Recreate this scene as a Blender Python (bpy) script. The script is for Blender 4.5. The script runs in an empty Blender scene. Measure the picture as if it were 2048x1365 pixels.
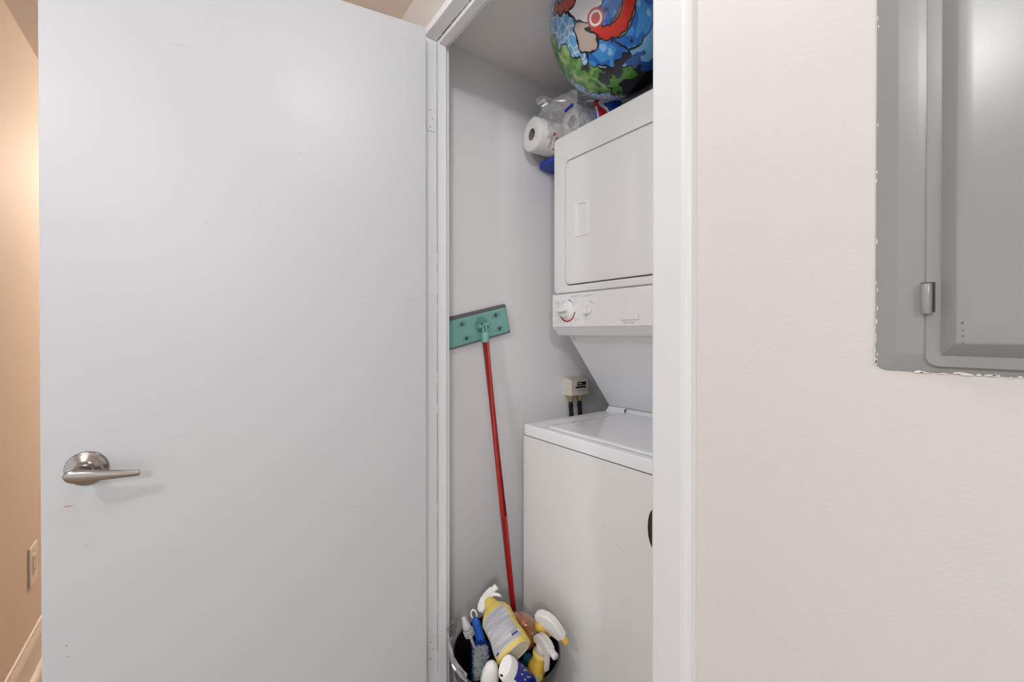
import bpy, math, random
from mathutils import Matrix, Vector
import numpy as np

random.seed(7)
scene = bpy.context.scene
COL = scene.collection
PI = math.pi

# ------------------------------------------------------------------ camera
H = 1.214                       # lens height
YAW, PITCH, FPX = math.radians(36.5), math.radians(0.3), 850.0
cam_d = bpy.data.cameras.new('camera')
cam_d.sensor_width = 36.0
cam_d.lens = FPX / 2048 * 36.0
cam_d.shift_y = -(682.5 - (664 + FPX * math.tan(PITCH))) / 2048
cam_d.clip_start = 0.02
cam = bpy.data.objects.new('camera', cam_d)
COL.objects.link(cam)
fw = Vector((math.sin(YAW) * math.cos(PITCH), math.cos(YAW) * math.cos(PITCH), -math.sin(PITCH)))
rt = Vector((math.cos(YAW), -math.sin(YAW), 0))
up = rt.cross(fw)
cm = Matrix((rt, up, -fw)).transposed().to_4x4()
cm.translation = (0, 0, H)
cam.matrix_world = cm
scene.camera = cam

# ------------------------------------------------------------------ view, world
scene.view_settings.view_transform = 'Standard'
scene.view_settings.look = 'None'
scene.view_settings.exposure = 0.54
scene.view_settings.gamma = 1.0
scene.cycles.max_bounces = 8
scene.cycles.transparent_max_bounces = 16
scene.view_settings.use_curve_mapping = False
W = bpy.data.worlds.new('daylight')
scene.world = W
W.use_nodes = True
bg = W.node_tree.nodes['Background']
bg.inputs[0].default_value = (0.93, 0.96, 1.0, 1)     # soft daylight of the open room behind
bg.inputs[1].default_value = 0.90

def point_light(name, loc, power, color, radius):
    l = bpy.data.lights.new(name, 'POINT')
    l.energy = power
    l.color = color
    l.shadow_soft_size = radius
    o = bpy.data.objects.new(name, l)
    o.location = loc
    COL.objects.link(o)
    return o
LAMP_A = (0.13, 0.35, 2.115)     # ceiling lamp in front of the closet
LAMP_B = (-1.03, 0.235, 2.12)      # ceiling lamp in the room opposite
LAMP_C = (0.20, 3.60, 2.12)       # warm ceiling lamp further down the hall
point_light('lamp_light', LAMP_A, 3.8, (0.98, 0.99, 1.0), 0.05)
point_light('lamp_light', LAMP_B, 15.0, (0.98, 0.99, 1.0), 0.05)
FILL_D = (-1.25, -1.75, 2.12)     # added fill lamp, unseen behind the viewer, brightens the closet
point_light('lamp_light', FILL_D, 54.0, (0.98, 0.99, 1.0), 0.12)
point_light('lamp_light', LAMP_C, 52.0, (1.0, 0.86, 0.70), 0.06)

# ------------------------------------------------------------------ materials
def new_mat(name):
    m = bpy.data.materials.new(name)
    m.use_nodes = True
    return m, m.node_tree, m.node_tree.nodes['Principled BSDF']

def mat(name, col, rough=0.5, metal=0.0, bump=0.0, bscale=200.0, var=0.0, vscale=6.0,
        trans=0.0, coat=0.0, alpha=1.0, ior=1.45, stretch=(1, 1, 1)):
    m, nt, p = new_mat(name)
    p.inputs['Base Color'].default_value = (*col, 1)
    p.inputs['Roughness'].default_value = rough
    p.inputs['Metallic'].default_value = metal
    p.inputs['Transmission Weight'].default_value = trans
    p.inputs['Coat Weight'].default_value = coat
    p.inputs['Alpha'].default_value = alpha
    p.inputs['IOR'].default_value = ior
    tc = nt.nodes.new('ShaderNodeTexCoord')
    mp = nt.nodes.new('ShaderNodeMapping')
    mp.inputs['Scale'].default_value = stretch
    nt.links.new(tc.outputs['Object'], mp.inputs['Vector'])
    if var > 0:
        n = nt.nodes.new('ShaderNodeTexNoise')
        n.inputs['Scale'].default_value = vscale
        n.inputs['Detail'].default_value = 4
        r = nt.nodes.new('ShaderNodeValToRGB')
        r.color_ramp.elements[0].position = 0.3
        r.color_ramp.elements[1].position = 0.7
        r.color_ramp.elements[0].color = (*[c * (1 - var) for c in col], 1)
        r.color_ramp.elements[1].color = (*[min(1, c * (1 + var * 0.5)) for c in col], 1)
        nt.links.new(mp.outputs[0], n.inputs['Vector'])
        nt.links.new(n.outputs['Fac'], r.inputs['Fac'])
        nt.links.new(r.outputs['Color'], p.inputs['Base Color'])
    if bump > 0:
        n2 = nt.nodes.new('ShaderNodeTexNoise')
        n2.inputs['Scale'].default_value = bscale
        n2.inputs['Detail'].default_value = 3
        b = nt.nodes.new('ShaderNodeBump')
        b.inputs['Strength'].default_value = bump
        b.inputs['Distance'].default_value = 0.002
        nt.links.new(mp.outputs[0], n2.inputs['Vector'])
        nt.links.new(n2.outputs['Fac'], b.inputs['Height'])
        nt.links.new(b.outputs['Normal'], p.inputs['Normal'])
    return m

def film(name, tint=(0.95, 0.96, 0.97), gloss=0.16, rough=0.12, white=0.10):
    """thin clear plastic: mostly see-through, some gloss, a little haze"""
    m, nt, p = new_mat(name)
    nt.nodes.remove(p)
    out = nt.nodes['Material Output']
    tr = nt.nodes.new('ShaderNodeBsdfTransparent'); tr.inputs[0].default_value = (*tint, 1)
    gl = nt.nodes.new('ShaderNodeBsdfGlossy'); gl.inputs['Roughness'].default_value = rough
    df = nt.nodes.new('ShaderNodeBsdfDiffuse'); df.inputs[0].default_value = (0.85, 0.85, 0.86, 1)
    m1 = nt.nodes.new('ShaderNodeMixShader'); m2 = nt.nodes.new('ShaderNodeMixShader')
    fr = nt.nodes.new('ShaderNodeLayerWeight'); fr.inputs[0].default_value = 0.35
    ad = nt.nodes.new('ShaderNodeMath'); ad.operation = 'MULTIPLY_ADD'
    ad.inputs[1].default_value = 0.6; ad.inputs[2].default_value = gloss
    nt.links.new(fr.outputs['Facing'], ad.inputs[0])
    m1.inputs[0].default_value = white
    nt.links.new(tr.outputs[0], m1.inputs[1]); nt.links.new(df.outputs[0], m1.inputs[2])
    nt.links.new(ad.outputs[0], m2.inputs[0])
    nt.links.new(m1.outputs[0], m2.inputs[1]); nt.links.new(gl.outputs[0], m2.inputs[2])
    nt.links.new(m2.outputs[0], out.inputs['Surface'])
    return m

def emit(name, col, s):
    m, nt, p = new_mat(name)
    p.inputs['Base Color'].default_value = (0.9, 0.9, 0.9, 1)
    p.inputs['Emission Color'].default_value = (*col, 1)
    p.inputs['Emission Strength'].default_value = s
    return m

M = {}
M['wall'] = mat('wall_paint', (0.565, 0.532, 0.512), 0.5, bump=0.10, bscale=260, var=0.015, vscale=3)
M['beige'] = mat('beige_wall_paint', (0.68, 0.57, 0.48), 0.68, bump=0.06, bscale=260)
M['closet'] = mat('closet_wall_paint', (0.85, 0.84, 0.85), 0.55, bump=0.05, bscale=180, var=0.02, vscale=4)
M['ceil'] = mat('ceiling_paint', (0.72, 0.67, 0.63), 0.8, bump=0.08, bscale=300)
M['closet_ceil'] = mat('closet_ceiling_paint', (0.90, 0.89, 0.88), 0.8, bump=0.05, bscale=300)
M['floor'] = mat('floor_laminate', (0.40, 0.30, 0.22), 0.35, var=0.18, vscale=14, stretch=(1, 12, 1))
M['trim'] = mat('trim_paint', (0.60, 0.60, 0.605), 0.32, var=0.02, vscale=5)
M['jamb'] = mat('jamb_paint', (0.76, 0.77, 0.785), 0.35, var=0.02, vscale=8)
M['base'] = mat('baseboard_paint', (0.74, 0.67, 0.60), 0.4)
M['enamel'] = mat('white_enamel', (0.80, 0.79, 0.78), 0.09, coat=0.25, var=0.01, vscale=5)
M['enamel2'] = mat('white_enamel_top', (0.86, 0.87, 0.89), 0.14, coat=0.25)
M['enamel_grey'] = mat('support_panel_enamel', (0.80, 0.80, 0.815), 0.30)
M['white_plastic'] = mat('white_plastic', (0.82, 0.81, 0.80), 0.35)
M['gap'] = mat('dark_gap', (0.05, 0.045, 0.04), 0.8)
M['nickel'] = mat('brushed_nickel', (0.33, 0.295, 0.27), 0.22, metal=1.0, bump=0.05, bscale=900, stretch=(1, 1, 0.05))
M['chrome'] = mat('polished_steel', (0.62, 0.60, 0.58), 0.12, metal=1.0)
M['panel'] = mat('grey_panel_paint', (0.24, 0.245, 0.242), 0.25, var=0.03, vscale=10)
M['chip'] = mat('white_paint_chip', (0.74, 0.70, 0.66), 0.6, bump=0.4, bscale=400)
M['wood_chip'] = mat('bare_wood', (0.45, 0.28, 0.16), 0.7)
M['teal'] = mat('teal_plastic', (0.215, 0.46, 0.41), 0.38, bump=0.03, bscale=500)
M['teal_dark'] = mat('dark_teal_plastic', (0.15, 0.35, 0.31), 0.4)
M['pad'] = mat('grey_foam', (0.17, 0.155, 0.155), 0.9, bump=0.5, bscale=700)
M['black'] = mat('black_rubber', (0.012, 0.012, 0.012), 0.45)
M['red'] = mat('red_painted_steel', (0.40, 0.012, 0.010), 0.22, coat=0.4)
M['brass'] = mat('brass', (0.62, 0.48, 0.24), 0.28, metal=1.0)
M['ivory'] = mat('ivory_plastic', (0.70, 0.63, 0.56), 0.42)
M['bin'] = mat('glossy_black_bin', (0.014, 0.011, 0.011), 0.10, coat=0.5)
M['yellow'] = mat('yellow_plastic', (0.72, 0.55, 0.13), 0.32, var=0.03, vscale=20)
M['yellow2'] = mat('strong_yellow_plastic', (0.76, 0.48, 0.07), 0.34)
M['cream'] = mat('cream_plastic', (0.66, 0.60, 0.44), 0.4)
M['spray_white'] = mat('white_spray_plastic', (0.80, 0.78, 0.76), 0.28)
M['spray_grey'] = mat('pale_grey_plastic', (0.62, 0.59, 0.57), 0.22)
M['orange'] = mat('orange_liquid', (0.55, 0.17, 0.03), 0.18, var=0.35, vscale=22, coat=0.5)
M['foam'] = mat('orange_foam', (0.70, 0.40, 0.20), 0.5, bump=0.6, bscale=500)
M['clear'] = film('clear_bottle', (0.97, 0.96, 0.95), 0.06, 0.05, 0.03)
M['film'] = film('clear_film', (0.96, 0.96, 0.97), 0.13, 0.10, 0.10)
M['film3'] = film('wrapper_film', (0.96, 0.96, 0.97), 0.15, 0.10, 0.20)
M['blue'] = mat('blue_rubber', (0.006, 0.085, 0.42), 0.45, bump=0.1, bscale=300)
M['navy'] = mat('navy_label', (0.012, 0.02, 0.24), 0.3)
M['navy_dark'] = mat('dark_blue_plastic', (0.006, 0.012, 0.035), 0.2)
M['tealblue'] = mat('teal_blue_plastic', (0.01, 0.10, 0.18), 0.2)
M['bristle'] = mat('pale_bristle', (0.74, 0.77, 0.78), 0.7)
M['green'] = mat('green_plastic', (0.008, 0.16, 0.05), 0.18, coat=0.4)
M['paper'] = mat('paper_towel', (0.80, 0.77, 0.755), 0.95, bump=0.5, bscale=350)
M['core'] = mat('cardboard_core', (0.28, 0.25, 0.235), 0.9, var=0.15, vscale=90)
M['red_print'] = mat('red_print', (0.55, 0.03, 0.02), 0.6)
M['white_print'] = mat('white_print', (0.8, 0.8, 0.8), 0.5)
M['blue_print'] = mat('blue_print', (0.02, 0.05, 0.42), 0.4)
M['grey_print'] = mat('grey_print', (0.30, 0.31, 0.34), 0.6)
M['dryer_blue'] = mat('dial_blue_print', (0.07, 0.16, 0.42), 0.5)
M['dryer_red'] = mat('dial_red_print', (0.42, 0.03, 0.035), 0.5)
M['dryer_grey'] = mat('dial_grey_print', (0.42, 0.40, 0.40), 0.5)
M['text_blue'] = mat('blue_grey_print', (0.32, 0.38, 0.46), 0.5)
M['black_bag'] = mat('black_nylon', (0.010, 0.009, 0.011), 0.55, bump=0.3, bscale=80)
M['yellow_film'] = mat('yellow_translucent_plastic', (0.66, 0.60, 0.22), 0.25, trans=0.25)
M['dark_badge'] = mat('dark_bronze_badge', (0.05, 0.035, 0.028), 0.3, metal=0.6)
M['lamp'] = emit('lamp_glass', (1.0, 0.97, 0.93), 5.0)
M['lamp_warm'] = emit('lamp_glass_warm', (1.0, 0.72, 0.42), 5.0)

def door_material():
    """off-white paint with faint scuffs drawn as long shallow noise streaks"""
    m, nt, p = new_mat('door_paint')
    tc = nt.nodes.new('ShaderNodeTexCoord')
    mp = nt.nodes.new('ShaderNodeMapping'); mp.inputs['Scale'].default_value = (1.4, 1.4, 26)
    n = nt.nodes.new('ShaderNodeTexNoise'); n.inputs['Scale'].default_value = 5; n.inputs['Detail'].default_value = 6
    r = nt.nodes.new('ShaderNodeValToRGB')
    r.color_ramp.elements[0].position = 0.225; r.color_ramp.elements[0].color = (0.43, 0.435, 0.44, 1)
    r.color_ramp.elements[1].position = 0.275; r.color_ramp.elements[1].color = (0.488, 0.497, 0.511, 1)
    nt.links.new(tc.outputs['Object'], mp.inputs['Vector'])
    nt.links.new(mp.outputs[0], n.inputs['Vector'])
    nt.links.new(n.outputs['Fac'], r.inputs['Fac'])
    nt.links.new(r.outputs[0], p.inputs['Base Color'])
    p.inputs['Roughness'].default_value = 0.42
    n2 = nt.nodes.new('ShaderNodeTexNoise'); n2.inputs['Scale'].default_value = 60
    b = nt.nodes.new('ShaderNodeBump'); b.inputs['Strength'].default_value = 0.035; b.inputs['Distance'].default_value = 0.002
    nt.links.new(tc.outputs['Object'], n2.inputs['Vector'])
    nt.links.new(n2.outputs['Fac'], b.inputs['Height'])
    nt.links.new(b.outputs[0], p.inputs['Normal'])
    return m
M['door'] = door_material()

# ------------------------------------------------------------------ mesh helpers
class MB:
    """collects vertices and faces in world space"""
    def __init__(s): s.v = []; s.f = []; s.sm = []
    def add(s, verts, faces, smooth=False, mx=None):
        b = len(s.v)
        for p in verts:
            p = Vector(p)
            s.v.append(tuple(mx @ p) if mx else tuple(p))
        for f in faces:
            s.f.append([b + i for i in f]); s.sm.append(smooth)
        return s
    def box(s, x0, x1, y0, y1, z0, z1, mx=None):
        v = [(x, y, z) for z in (z0, z1) for y in (y0, y1) for x in (x0, x1)]
        return s.add(v, [(0, 2, 3, 1), (4, 5, 7, 6), (0, 1, 5, 4), (2, 6, 7, 3), (0, 4, 6, 2), (1, 3, 7, 5)], False, mx)
    def loft(s, rings, cap0=True, cap1=True, smooth=True, mx=None, closed=True):
        n = len(rings[0]); v = [p for r in rings for p in r]; f = []
        for i in range(len(rings) - 1):
            for j in range(n if closed else n - 1):
                k = (j + 1) % n
                f.append((i * n + j, i * n + k, (i + 1) * n + k, (i + 1) * n + j))
        b = len(s.v)
        s.add(v, f, smooth, mx)
        if cap0: s.f.append([b + j for j in range(n)][::-1]); s.sm.append(False)
        if cap1: s.f.append([b + (len(rings) - 1) * n + j for j in range(n)]); s.sm.append(False)
        return s
    def lathe(s, prof, n=32, mx=None, cap0=True, cap1=True, smooth=True):
        rings = [[(r * math.cos(2 * PI * j / n), r * math.sin(2 * PI * j / n), z) for j in range(n)] for r, z in prof]
        return s.loft(rings, cap0, cap1, smooth, mx)
    def tube(s, pts, rad, n=12, cap=True):
        pts = [Vector(p) for p in pts]; rings = []
        ref = None
        for i, p in enumerate(pts):
            t = (pts[min(i + 1, len(pts) - 1)] - pts[max(i - 1, 0)]).normalized()
            if ref is None:
                ref = Vector((0, 0, 1)) if abs(t.z) < 0.9 else Vector((1, 0, 0))
            a = t.cross(ref).normalized(); bb = t.cross(a).normalized(); ref = bb.cross(t).normalized() if bb.length else ref
            ref = -bb if False else ref
            r = rad[i] if isinstance(rad, (list, tuple)) else rad
            rings.append([tuple(p + a * r * math.cos(2 * PI * j / n) + bb * r * math.sin(2 * PI * j / n)) for j in range(n)])
        return s.loft(rings, cap, cap, True)
    def prism(s, poly, d0, d1, mx=None, smooth=False):
        """poly in local xy, extruded along local z"""
        n = len(poly)
        v = [(x, y, d0) for x, y in poly] + [(x, y, d1) for x, y in poly]
        f = [tuple(range(n))[::-1], tuple(range(n, 2 * n))]
        b = len(s.v)
        s.add(v, f, False, mx)
        for j in range(n):
            k = (j + 1) % n
            s.f.append([b + j, b + k, b + n + k, b + n + j]); s.sm.append(smooth)
        return s
    def mesh(s, name, m, org=None):
        me = bpy.data.meshes.new(name)
        o = Vector(org) if org else Vector((0, 0, 0))
        me.from_pydata([tuple(Vector(p) - o) for p in s.v], [], s.f)
        me.polygons.foreach_set('use_smooth', s.sm)
        me.materials.append(m)
        import bmesh
        bm = bmesh.new(); bm.from_mesh(me)
        bmesh.ops.recalc_face_normals(bm, faces=bm.faces)
        for e in bm.edges:
            if len(e.link_faces) == 2 and e.calc_face_angle(0) > math.radians(58): e.smooth = False
        bm.to_mesh(me); bm.free()
        me.update()
        return me

ORG = {}
def top(name, label=None, cat=None, loc=(0, 0, 0), group=None, kind=None):
    o = bpy.data.objects.new(name, None)
    o.empty_display_size = 0.05
    o.location = loc
    COL.objects.link(o)
    ORG[o.name] = Vector(loc)
    tag(o, label, cat, group, kind)
    return o
def tag(o, label=None, cat=None, group=None, kind=None):
    if label: o['label'] = label
    if cat: o['category'] = cat
    if group: o['group'] = group
    if kind: o['kind'] = kind
    return o
def part(name, mb, m, parent=None, bevel=0.0, segs=2, org=None, label=None, kind=None, angle=35, subsurf=0, wn=False):
    m = M[m] if isinstance(m, str) else m
    if org is None:
        a = np.array(mb.v)
        org = ((a[:, 0].min() + a[:, 0].max()) / 2, (a[:, 1].min() + a[:, 1].max()) / 2, a[:, 2].min())
    org = Vector(org)
    o = bpy.data.objects.new(name, mb.mesh(name, m, org))
    COL.objects.link(o)
    if parent:
        o.parent = parent
        o.location = org - ORG[parent.name]
    else:
        o.location = org
    ORG[o.name] = org
    if bevel:
        b = o.modifiers.new('bevel', 'BEVEL'); b.width = bevel; b.segments = segs
        b.limit_method = 'ANGLE'; b.angle_limit = math.radians(angle); b.harden_normals = False
    if subsurf:
        d = o.modifiers.new('subdivision', 'SUBSURF'); d.levels = subsurf; d.render_levels = subsurf
    if wn:
        w = o.modifiers.new('weighted_normal', 'WEIGHTED_NORMAL'); w.mode = 'FACE_AREA'; w.weight = 50; w.keep_sharp = True
    if label: o['label'] = label
    if kind: o['kind'] = kind
    return o
def text_part(name, body, size, m, parent, mx, depth=0.0002, align='CENTER'):
    cu = bpy.data.curves.new(name, 'FONT')
    cu.body = body; cu.size = size; cu.extrude = depth; cu.align_x = align; cu.align_y = 'CENTER'
    cu.resolution_u = 2
    t = bpy.data.objects.new(name + '_tmp', cu); COL.objects.link(t)
    dg = bpy.context.evaluated_depsgraph_get()
    me = bpy.data.meshes.new_from_object(t.evaluated_get(dg))
    bpy.data.objects.remove(t); bpy.data.curves.remove(cu)
    mb = MB()
    mb.add([v.co[:] for v in me.vertices], [list(p.vertices) for p in me.polygons], False, mx)
    bpy.data.meshes.remove(me)
    return part(name, mb, m, parent)
def axes(o, x, y, z):
    """matrix whose columns are x, y, z at o"""
    mx = Matrix((Vector(x), Vector(y), Vector(z))).transposed().to_4x4()
    mx.translation = Vector(o)
    return mx
def frame(base, head, fwd):
    """z from base to head, x near fwd"""
    z = (Vector(head) - Vector(base)).normalized()
    x = Vector(fwd); x = (x - z * x.dot(z)).normalized()
    return axes(base, x, z.cross(x), z)
def rrect(w, h, r, n=6, cx=0, cy=0):
    out = []
    for (sx, sy, a0) in ((1, 1, 0), (-1, 1, 90), (-1, -1, 180), (1, -1, 270)):
        for i in range(n + 1):
            a = math.radians(a0 + 90 * i / n)
            out.append((cx + sx * (w / 2 - r) + r * math.cos(a), cy + sy * (h / 2 - r) + r * math.sin(a)))
    return out
def superell(a, b, e, n=40):
    o = []
    for j in range(n):
        t = 2 * PI * j / n; c, s = math.cos(t), math.sin(t)
        o.append((a * math.copysign(abs(c) ** (2 / e), c), b * math.copysign(abs(s) ** (2 / e), s)))
    return o

# ------------------------------------------------------------------ the setting
XW, XWB = 0.5255, 0.600          # hall face / closet face of the right-hand wall
YJ0, YJ1, ZJ = 0.357, 1.122, 2.055   # clear opening
YL, ZC = 1.270, 2.181            # closet side wall and closet ceiling
XLW, ZH = -0.466, 2.212          # hall's left wall, hall ceiling
XB = 1.72
def struct(name, mb, m, bevel=0.0, label=None, org=None):
    o = part(name, mb, m, None, bevel, org=org)
    o['kind'] = 'structure'
    if label: o['label'] = label
    return o
struct('floor', MB().box(-2.9, 2.2, -2.4, 5.2, -0.06, 0.0), 'floor', label='tan laminate floor of the hall and closet')
struct('ceiling', MB().box(-2.9, XW + 0.02, -2.4, 5.2, ZH, ZH + 0.08), 'ceil', label='painted hall ceiling above the open door')
wr = MB()
wr.box(XW, XWB, -2.4, YJ0 - 0.02, 0, ZH + 0.05)
wr.box(XW, XWB, YJ1 + 0.02, 5.2, 0, ZH + 0.05)
wr.box(XW, XWB, YJ0 - 0.02, YJ1 + 0.02, ZJ + 0.021, ZH + 0.05)
struct('wall_right', wr, 'wall', label='off-white wall around the closet opening with the grey panel')
struct('wall_left', MB().box(XLW - 0.1, XLW, 1.45, 5.2, 0, ZH + 0.05), 'beige', label='beige hall wall beyond the open white door')
struct('wall_hall_end', MB().box(XLW - 0.1, XW, 5.1, 5.2, 0, ZH + 0.05), 'beige', label='far end wall of the hall')
struct('wall_room_side', MB().box(-2.8, XLW - 0.1, 1.45, 1.55, 0, ZH + 0.05), 'wall', label='side wall of the room opposite')
struct('wall_closet_left', MB().box(XWB, XB + 0.1, YL, YL + 0.1, 0, ZC + 0.1), 'closet', label='grey-white closet side wall behind the mop')
struct('wall_closet_back', MB().box(XB, XB + 0.1, 0.24, YL, 0, ZC + 0.1), 'closet', label='closet back wall behind the washer')
struct('wall_closet_right', MB().box(XWB, XB + 0.1, 0.14, 0.24, 0, ZC + 0.1), 'closet', label='closet side wall hidden right of the washer')
struct('ceiling_closet', MB().box(XWB, XB + 0.1, 0.14, YL + 0.1, ZC, ZC + 0.06), 'closet_ceil', label='low closet ceiling above the dryer')
# baseboard with shoe moulding along the left wall
bp = [(0, 0.0), (0.013, 0.0), (0.013, 0.138), (0.010, 0.150), (0.006, 0.160), (0.005, 0.170), (0, 0.172)]
bl = MB(); bl.prism(bp, 0, 3.65, axes((XLW, 1.45, 0), (1, 0, 0), (0, 0, 1), (0, 1, 0)))
struct('baseboard_left', bl, 'base', label='tall moulded baseboard along the beige hall wall')
sp = [(0.013, 0.0), (0.030, 0.0)] + [(0.013 + 0.017 * math.cos(a), 0.030 + 0.017 * math.sin(a)) for a in (0, 0.4, 0.8, 1.2, 1.57)]
sh = MB(); sh.prism(sp, 0, 3.65, axes((XLW, 1.45, 0), (1, 0, 0), (0, 0, 1), (0, 1, 0)), True)
struct('trim_1', sh, 'base', label='shoe moulding at the foot of the hall baseboard')
# door frame: jambs, stops, head
jl = MB()
jl.box(XW - 0.001, XWB, YJ1, YJ1 + 0.02, 0, ZJ + 0.021)
JL = struct('trim_2', jl, 'jamb', 0.002, label='hinge-side door jamb painted white')
jr = MB(); jr.box(XW - 0.001, XWB, YJ0 - 0.02, YJ0, 0, ZJ + 0.021)
struct('trim_3', jr, 'jamb', 0.002, label='latch-side door jamb painted white')
jh = MB(); jh.box(XW - 0.004, XWB, YJ0, YJ1, ZJ, ZJ + 0.021)
struct('trim_4', jh, 'jamb', 0.002, label='head jamb above the closet opening')
XS0, XS1, ST = 0.5595, 0.5845, 0.012
st = MB()
st.box(XS0, XS1, YJ1 - ST, YJ1 - 0.0005, 0, ZJ - 0.0005)
stp = part('stop', st, 'jamb', JL, 0.002)
cr = MB()                                   # thin cracked caulk line where the stop meets the jamb
for i in range(70):
    z0 = 0.02 + i * 0.029
    w = random.uniform(0.0003, 0.0008) * (1.3 if z0 > 1.5 else 0.6)
    if random.random() < (1.0 if z0 > 1.5 else 0.8):
        cr.box(XS0 - w, XS0 + 0.0002, YJ1 - 0.0012, YJ1 + 0.0002, z0, z0 + 0.0291)
part('caulk_crack', cr, mat('caulk_crack_brown', (0.38, 0.29, 0.26), 0.9), JL)  # brownish line along the crack
sth = MB(); sth.box(XS0, XS1, YJ0 + 0.0005, YJ1 - ST - 0.0005, ZJ - ST, ZJ - 0.0005)
HJ = bpy.data.objects['trim_4']
part('stop', sth, 'jamb', HJ, 0.002)
crh = MB()
for i in range(26):
    y0 = YJ0 + 0.01 + i * 0.029
    w = random.uniform(0.0008, 0.0024)
    crh.box(XS0 - w, XS0 + 0.0002, y0, y0 + random.uniform(0.02, 0.03), ZJ - 0.0014, ZJ + 0.0002)
part('caulk_crack', crh, mat('caulk_crack_dark', (0.20, 0.17, 0.155), 0.9), HJ)
# hinge leaves let into the hinge-side jamb
for zc in (1.826, 0.295):
    lf = MB()
    pr = [(0.0, -0.036), (0.020, -0.036)] + [(0.020 + 0.011 * math.sin(a), -0.025 - 0.011 * math.cos(a)) for a in (0.3, 0.7, 1.1, 1.5)] \
        + [(0.020 + 0.011 * math.sin(a), 0.025 - 0.011 * math.cos(a)) for a in (1.6, 2.0, 2.4, 2.8)] + [(0.020, 0.036), (0.0, 0.036)]
    lf.prism(pr, 0, 0.0016, axes((XW + 0.001, YJ1, zc), (1, 0, 0), (0, 0, 1), (0, -1, 0)))
    ol_ = MB(); ol_.prism([(x * 1.022 if x > 0 else x, y * 1.016) for x, y in pr], 0, 0.0005, axes((XW + 0.001, YJ1, zc), (1, 0, 0), (0, 0, 1), (0, -1, 0))); part('hinge_rim_shade', ol_, 'dryer_grey', JL)  # grey rim round the leaf, the groove's shade put in as colour
    leaf = part('hinge_leaf', lf, 'jamb', JL, 0.0003)
    for dx, dz in ((0.012, 0.024), (0.019, 0.0), (0.012, -0.024)):
        sc = MB(); sc.lathe([(0.0024, 0), (0.0024, 0.0004), (0.001, 0.0006)], 12, axes((XW + dx, YJ1 - 0.0016, zc + dz), (1, 0, 0), (0, 0, 1), (0, -1, 0)))
        part('screw', sc, 'dryer_grey', leaf)
# right casing
cs = MB()
cpf = [(0.0, 0.0), (0.0, 0.0135), (0.003, 0.0145), (0.044, 0.0145), (0.049, 0.0135), (0.0525, 0.0115), (0.0555, 0.0085), (0.0575, 0.0030), (0.0585, 0.0)]
cs.prism(cpf, 0, ZJ + 0.08, axes((XW, 0.3615, 0), (0, -1, 0), (-1, 0, 0), (0, 0, 1)))
struct('trim_5', cs, 'trim', 0.0008, label='white flat casing between the closet and the panel wall')

# ------------------------------------------------------------------ the open door
DP = Vector((0.5036, 1.075, 0)); DQ = Vector((-0.2467, 1.2093, 0))     # visible face: hinge corner, free corner
du = (DP - DQ).normalized(); dn = Vector((du.y, -du.x, 0))             # along the face, out of the face
if dn.y > 0: dn = -dn
DW = (DP - DQ).length
def dmx(u, z, w=0.0):       # local x = along door, y = up, z = out of face
    return axes(DQ + du * u + dn * w + Vector((0, 0, z)), du, (0, 0, 1), dn)
dm = MB(); dm.box(0, DW, 0.012, 2.045, -0.035, 0.0, dmx(0, 0))
DOOR = struct('door_1', dm, 'door', 0.0012, label='white flush door standing open into the hall', org=DQ)
HU, HZ = 0.0678, 0.9388
hm = MB()
hm.lathe([(0.034, 0.0), (0.034, 0.0025), (0.0325, 0.0045), (0.030, 0.0050), (0.026, 0.0078), (0.020, 0.0110), (0.0155, 0.0130), (0.0135, 0.0165), (0.0125, 0.0175)], 56, dmx(HU, HZ))
HND = part('door_handle', hm, 'nickel', DOOR, label='brushed nickel lever handle on a round rose')
nk = MB(); nk.lathe([(0.0108, 0.0165), (0.0108, 0.046), (0.0100, 0.050)], 32, dmx(HU, HZ))
part('neck', nk, 'nickel', HND)
lv = MB(); rings = []
N = 34
for i in range(N + 1):
    t = i / N
    u = -0.0165 + 0.110 * t
    hh = (0.0128 * math.sqrt(max(0.0, 1 - ((0.17 - t) / 0.17) ** 2)) + 0.0008) if t < 0.17 else (0.0128 - (t - 0.17) * 0.0084)
    if 0.17 <= t < 0.45: hh += 0.0010 * math.sin((t - 0.17) / 0.28 * PI)
    wc = 0.0545 - 0.012 * t ** 1.6 - (0.004 if t < 0.05 else 0) * (1 - t / 0.05 if t < 0.05 else 0)
    th = 0.0062 - 0.0022 * t
    cz = 0.0010 - 0.0112 * t
    ring = []
    for j in range(16):
        a = 2 * PI * j / 16
        c, s = math.cos(a), math.sin(a)
        ring.append((u, cz + hh * math.copysign(abs(c) ** 0.75, c), wc + th * math.copysign(abs(s) ** 0.9, s)))
    rings.append(ring)
lv.loft(rings, True, True, True, dmx(HU, HZ))
part('lever', lv, 'nickel', HND)
for s in (-1, 1):
    sc = MB(); sc.lathe([(0.0042, 0.0068), (0.0042, 0.0092), (0.0030, 0.0102)], 16, dmx(HU + s * 0.0235, HZ))
    part('screw', sc, 'chrome', HND)
lb = MB(); lb.prism([(0, -0.011), (0, 0.011), (-0.0045, 0.009), (-0.0045, -0.009)], -0.026, -0.012, dmx(0, HZ))
part('latch_bolt', lb, 'nickel', DOOR)
ch = MB()
poly = [(0, 0.0012), (0.008, 0.0016), (0.014, 0.0008), (0.0155, -0.0002), (0.009, -0.0014), (0.004, -0.0022), (0.001, -0.0012)]
ch.prism(poly, 0, 0.0003, dmx(HU - 0.035, 0.867)); part('paint_chip', ch, 'wood_chip', DOOR)
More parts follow.
